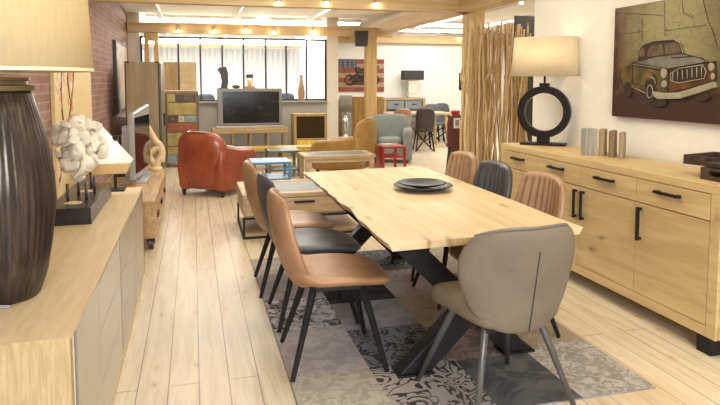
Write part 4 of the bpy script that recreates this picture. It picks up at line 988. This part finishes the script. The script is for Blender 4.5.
b=B(); mo=[(-.3,.3,.13),(.34,.3,.13)]
for x,z,r in mo: tube(b,[(x+r*math.cos(2*PI*i/20),-.012,z+r*math.sin(2*PI*i/20)) for i in range(20)],.02,6,closed=True)
for q in [[(-.3,.3),(-.1,.48),(.2,.5),(.34,.3)],[(-.25,.25),(0,.3),(.3,.26)],[(-.1,.48),(-.15,.6),(-.05,.62)],[(0,.3),(.1,.5)],[(-.1,.36),(.12,.42)],[(-.12,.42),(.2,.36)],[(.1,.5),(.35,.56)],[(-.4,.2),(.45,.22)],[(-.35,.42),(-.1,.34),(.15,.36),(.4,.42)],[(-.2,.2),(-.05,.38)],[(.1,.2),(.2,.4)],[(-.05,.55),(.25,.62)],[(.3,.5),(.46,.66)]]: tube(b,[(x,-.012,z) for x,z in q],.028,6)
obj('relief',b,plain('flag_dark',(.07,.06,.05),.6),t,smooth=True)
# ------------------------------------------------------------------ far dining set
fz=.79; DY=13.15
a0=aY(389,113,DY); a1=aY(452,113,DY)
ftw=wood('far_table',(.50,.42,.30),(.4,.32,.22),'X',.8)
t=thing('dining_table','far long dining table with grey-brown top and pale wood legs','table',((a0.x+a1.x)/2,DY+.45,0)); h=(a1.x-a0.x)/2
b=B(); bb(b,(-h,-.45,.75),(h,.45,.80)); obj('tabletop',b,ftw,t,bevel=.004)
lgm=wood('far_leg',(.62,.45,.22),(.5,.34,.15),'Z',1)
for sx_ in (-1,1):
    for sy in (-1,1): b=B(); tube(b,[(sx_*(h-.12),sy*.36,.75),(sx_*(h-.05),sy*.40,0)],[.055,.035],4); obj('leg',b,lgm,t)
dch=leather('brown_black_leather',(.055,.045,.035),(.03,.025,.02))
def xchair(label,mat,x,y,rz):
    t=thing('dining_chair',label,'chair',(x,y,0),rz,'chairs at the far dining table')
    obj('seat',shell(lambda u,v:(rsq(u,v)[0]*.24,rsq(u,v)[1]*.24,.47+.02*abs(u)**3),.03,15,13),mat,t,smooth=True)
    obj('backrest',shell(lambda u,v:(rsq(-u,v)[0]*(.21),-.20-.06*(v+1)/2*1.5+.04*u*u,.68+rsq(-u,v)[1]*.27),.025,15,13),mat,t,smooth=True)
    for s in (-1,1):
        for s2 in (-1,1):
            b=B(); tube(b,[(s*.14,s2*.15,.44),(-s*.0+s*.20,-s2*.02+s2*.26,0)],.018,6); obj('leg',b,black,t)
    b=B(); tube(b,[(-.18,-.2,.02),(.18,.2,.42)],.015,6); tube(b,[(.18,-.2,.02),(-.18,.2,.42)],.015,6); obj('cross_brace',b,black,t)
    return t
p=aZ(414,143); xchair('dark brown leather chair at the left front of the far table, seen from behind',dch,4.86,12.72,math.radians(-12))
p=aY(393,110,12.9); xchair('tan leather chair tucked at the left end of the far table',tan,p.x,12.55,math.radians(5))
p=aY(432,112,14.4); xchair('grey chair on the far side of the far table, left one',plain('slate_fabric',(.09,.10,.12),.8),p.x+.05,14.35,math.radians(175))
p=aY(443,112,14.3); xchair('taller grey chair on the far side of the far table, right one',MATS['slate_fabric'],p.x+.32,14.85,math.radians(184))
# maroon chair with tag
p=aY(459,130,9.3)
mar=plain('maroon_velvet',(.13,.045,.045),.8,0,.15,10)
t=thing('dining_chair','maroon high-backed chair with white price tag beside the driftwood screen','chair',(p.x,9.3,0),math.radians(-22))
obj('seat',shell(lambda u,v:(rsq(u,v)[0]*.22,rsq(u,v)[1]*.22,.48),.035,15,13),mar,t,smooth=True)
obj('backrest',shell(lambda u,v:(rsq(-u,v)[0]*(.20),-.20-.08*(v+1)/2,.71+rsq(-u,v)[1]*.28),.03,15,13),mar,t,smooth=True)
for s in (-1,1):
    for s2 in (-1,1): b=B(); tube(b,[(s*.15,s2*.15,.45),(s*.19,s2*.24,0)],.017,6); obj('leg',b,black,t)
tg=aY(456.5,129,7.9)
# price tag hanging on the side of the backrest
b=B(); bb(b,(-.055,-.003,-.16),(.055,.003,.0)); n0=len(b.faces)
bb(b,(-.028,-.0045,-.13),(.028,-.003,-.03))
for i,f in enumerate(b.faces):
    if i>=n0: f.material_index=1
for k in range(4):
    n0=len(b.faces); bb(b,(-.018+.01*(k%2),-.006,-.12+.02*k),(.018-.008*(k%3),-.0045,-.112+.02*k))
o=obj('price_tag',b,[plain('tag_white',(.8,.8,.78),.6),plain('tag_grey',(.16,.15,.15),.6)],loc=(aY(457,122,8.94).x,8.94,aY(456,118,8.94).z)); tag(o,'white price tag with dark centre hanging on the maroon chair','price tag')
# red bowl
p=aY(455.5,115,9.95)
b=B(); lathe(b,[(.03,0),(.07,.02),(.085,.06),(.08,.085),(.07,.085),(.06,.03),(.01,.02)],24); 
rb=(p.x,8.6)
# pedestal for the bowl: tall slim plinth cabinet behind the chair
t=thing('plinth','slim maroon plinth standing behind the maroon chair','plinth',(p.x,9.95,0)); bz=aY(455,115.5,9.95).z
b2=B(); bb(b2,(-.10,-.10,0),(.10,.10,bz-.02)); obj('body',b2,mar,t,bevel=.006); b2=B(); bb(b2,(-.11,-.11,bz-.02),(.11,.11,bz)); obj('top',b2,mar,t,bevel=.004)
o=obj('bowl',b,plain('red_gloss',(.62,.03,.02),.25,0,.05),smooth=True,loc=(p.x,9.95,bz)); tag(o,'bright red bowl above the maroon chair beside the driftwood screen','bowl')
# far sideboard and lamp
SY=14.95
a0=aY(384,99,SY); a1=aY(425.5,99,SY)
t=thing('sideboard','far wooden sideboard with grey drawers against the white back wall','sideboard',((a0.x+a1.x)/2,SY+.22,0)); h=(a1.x-a0.x)/2; zz=aY(400,98,SY).z
sw=wood('far_sideboard',(.50,.36,.22),(.4,.27,.15),'X',.8)
b=B(); bb(b,(-h,-.22,zz-.05),(h,.22,zz)); bb(b,(-h,-.22,0),(-h+.07,.22,zz-.05)); bb(b,(h-.07,-.22,0),(h,.22,zz-.05)); obj('body',b,sw,t,bevel=.004)
for k in range(2):
    for i in range(2):
        b=B(); x=-h+.08+i*(h-.08); bb(b,(x+.01,-.2,zz-.28-k*.35),(x+h-.09,.2,zz-.06-k*.27)); d=obj('drawer',b,plain('drawer_grey',(.22,.24,.26),.5),t,bevel=.003); b=B(); bb(b,(x+h/2-.08,-.215,zz-.17-k*.3),(x+h/2+.04,-.2,zz-.15-k*.3)); obj('handle',b,black,d)
p=aY(413,97,SY+.2)
t=thing('table_lamp','lamp with black rectangular shade and white stacked body, against back wall','lamp',(p.x,SY+.25,zz))
z1=aY(413,79.5,SY+.2).z-zz; z2=aY(413,70.5,SY+.2).z-zz; hw=(aY(422,75,SY+.2).x-aY(402,75,SY+.2).x)/2
b=B(); n=5
for i in range(n): bb(b,(-.13+.01*(i%2),-.07,.005+i*(z1-.02)/n),(.12-.01*(i%2),.07,(i+1)*(z1-.02)/n)); 
obj('body',b,plain('white_stone',(.72,.68,.6),.5),t,bevel=.012)
b=B(); bb(b,(-hw,-.12,z1-.01),(hw,.12,z2)); obj('lamp_shade',b,plain('black_shade',(.03,.03,.035),.7),t,bevel=.003)
# small framed picture right
a0=aY(459.5,73,BY-.03); 
t=thing('wall_picture','small black-framed picture on the back wall beside the driftwood screen','picture',(a0.x+.28,BY-.02,aY(460,90,BY).z)); hh=a0.z-aY(460,90,BY).z
b=B(); bb(b,(-.28,-.01,0),(.28,.02,hh)); obj('frame',b,black,t); b=B(); bb(b,(-.23,-.014,.05),(.23,-.01,hh-.05)); obj('print',b,plain('grey_print',(.4,.4,.4),.6,0,.3,4),t)
# ------------------------------------------------------------------ driftwood screen
SY_=7.9
xa,xb=aY(462,100,SY_).x,aY(526.5,100,SY_).x
t=thing('driftwood_screen','tall screen of upright pale driftwood branches before the wooden post','screen',((xa+xb)/2,SY_,0)); h=(xb-xa)/2
b=B(); bb(b,(-h-.03,-.11,0),(h+.03,.11,.05)); obj('base',b,frm,t,bevel=.004)
dr=[wood('driftwood_a',(.78,.58,.32),(.60,.42,.21),'Z',1.2,.7),wood('driftwood_b',(.62,.43,.21),(.45,.29,.13),'Z',1.2,.7),wood('driftwood_c',(.88,.71,.45),(.70,.52,.29),'Z',1.2,.7)]
ztop=aY(490,26,SY_).z
rr_=random.Random(11)
for i in range(66):
    x=-h+2*h*((i+rr_.uniform(.1,.9))/66); y=rr_.uniform(-.08,.08); zt_2=ztop+rr_.uniform(-.16,.07); r=rr_.uniform(.009,.020)
    n=12; ph=rr_.uniform(0,9); lean=rr_.uniform(-.19,.19); pts=[]
    x=max(-h+.01,min(h-.01,x))
    for k in range(n+1):
        s=k/n; dx=lean*(s-.5)+.015*noise.noise(Vector((ph,s*4.5,0))) *2; dy=.05*noise.noise(Vector((ph,s*4,5)))
        pts.append((max(-h-.02,min(h+.02,x+dx)),y+dy,.05+(zt_2-.05)*s))
    b=B(); tube(b,pts,[r*(1.15-.35*k/n) for k in range(n+1)],6)
    if i%3==0: # side twig
        q=Vector(pts[int(n*.6)]); tube(b,[q,q+Vector((rr_.uniform(-.07,.07),0,.2)),q+Vector((rr_.uniform(-.11,.11),0,.42))],[.011,.009,.005],5)
    obj('branch',b,dr[i%3],t,smooth=True)
# ------------------------------------------------------------------ lights
def area(name,loc,rot,sx_,sy_,power,col=(1,1,1)):
    l=bpy.data.lights.new(name,'AREA'); l.shape='RECTANGLE'; l.size=sx_; l.size_y=sy_; l.energy=power; l.color=col
    o=bpy.data.objects.new(name,l); C.objects.link(o); o.location=loc; o.rotation_euler=rot; return o
def point(name,loc,power,col,r=.04):
    l=bpy.data.lights.new(name,'POINT'); l.energy=power; l.color=col; l.shadow_soft_size=r; o=bpy.data.objects.new(name,l); C.objects.link(o); o.location=loc
WARM=(1,.925,.79); DAY=(.92,.96,1)
dl=area('rear_fill_left',(-.1,-3.1,2.0),(math.radians(72),0,math.radians(-1)),1.8,1.6,75,DAY); dl.data.spread=math.radians(95)  # added cool fill from behind the camera, aimed at the left floor
area('rear_fill_right',(1.6,-3.1,1.6),(PI/2,0,0),2.0,1.6,16,DAY)  # second fill added behind the camera, weaker and further right
area('near_warm_fill',(1.9,1.6,CZ-.05),(0,0,0),1.2,1.2,26,(1,.82,.55))  # added overhead fill without a fixture, warms the floor on the right
area('ceiling_lamp_table',(1.4,4.3,CZ-.05),(0,0,0),1.6,2.2,36,(1,.88,.66))
area('ceiling_lamp_mid',(1.2,7.2,CZ-.05),(0,0,0),3,1.2,42,WARM)
area('ceiling_lamp_lounge',(1.2,10.6,CZ-.05),(0,0,0),3.6,2.4,58,WARM)
area('ceiling_lamp_far',(6.0,12.6,CZ-.05),(0,0,0),3,3,130,(1,.95,.86))
area('ceiling_lamp_side',(5.6,8.2,CZ-.05),(0,0,0),2,2,45,WARM)
area('back_room_fill',(.8,15.6,2.7),(math.radians(-25),0,0),4.5,1.2,420,DAY)  # fill added inside the back room to brighten the curtains
point('ring_lamp_bulb',(2.95,4.8,HT+.79),3,(1,.80,.55))
point('urn_lamp_bulb',(lc[0],lc[1],sh+1.12),9,(1,.86,.6))
point('small_lamp_bulb',(-.60,4.86,sh+.30),1.6,(1,.93,.8),.03)
for p in sp[:4]+sp[8:]: point('beam_spot_glow',(p.x,p.y-.08,p.z-.05),1.3,(1,.75,.42),.03)
w=bpy.data.worlds.new('world'); S.world=w; w.use_nodes=True
bg=w.node_tree.nodes['Background']; bg.inputs[0].default_value=(.95,.97,1,1); bg.inputs[1].default_value=1.0
S.view_settings.view_transform='Standard'; S.view_settings.look='None'; S.view_settings.gamma=1; S.view_settings.exposure=0.36
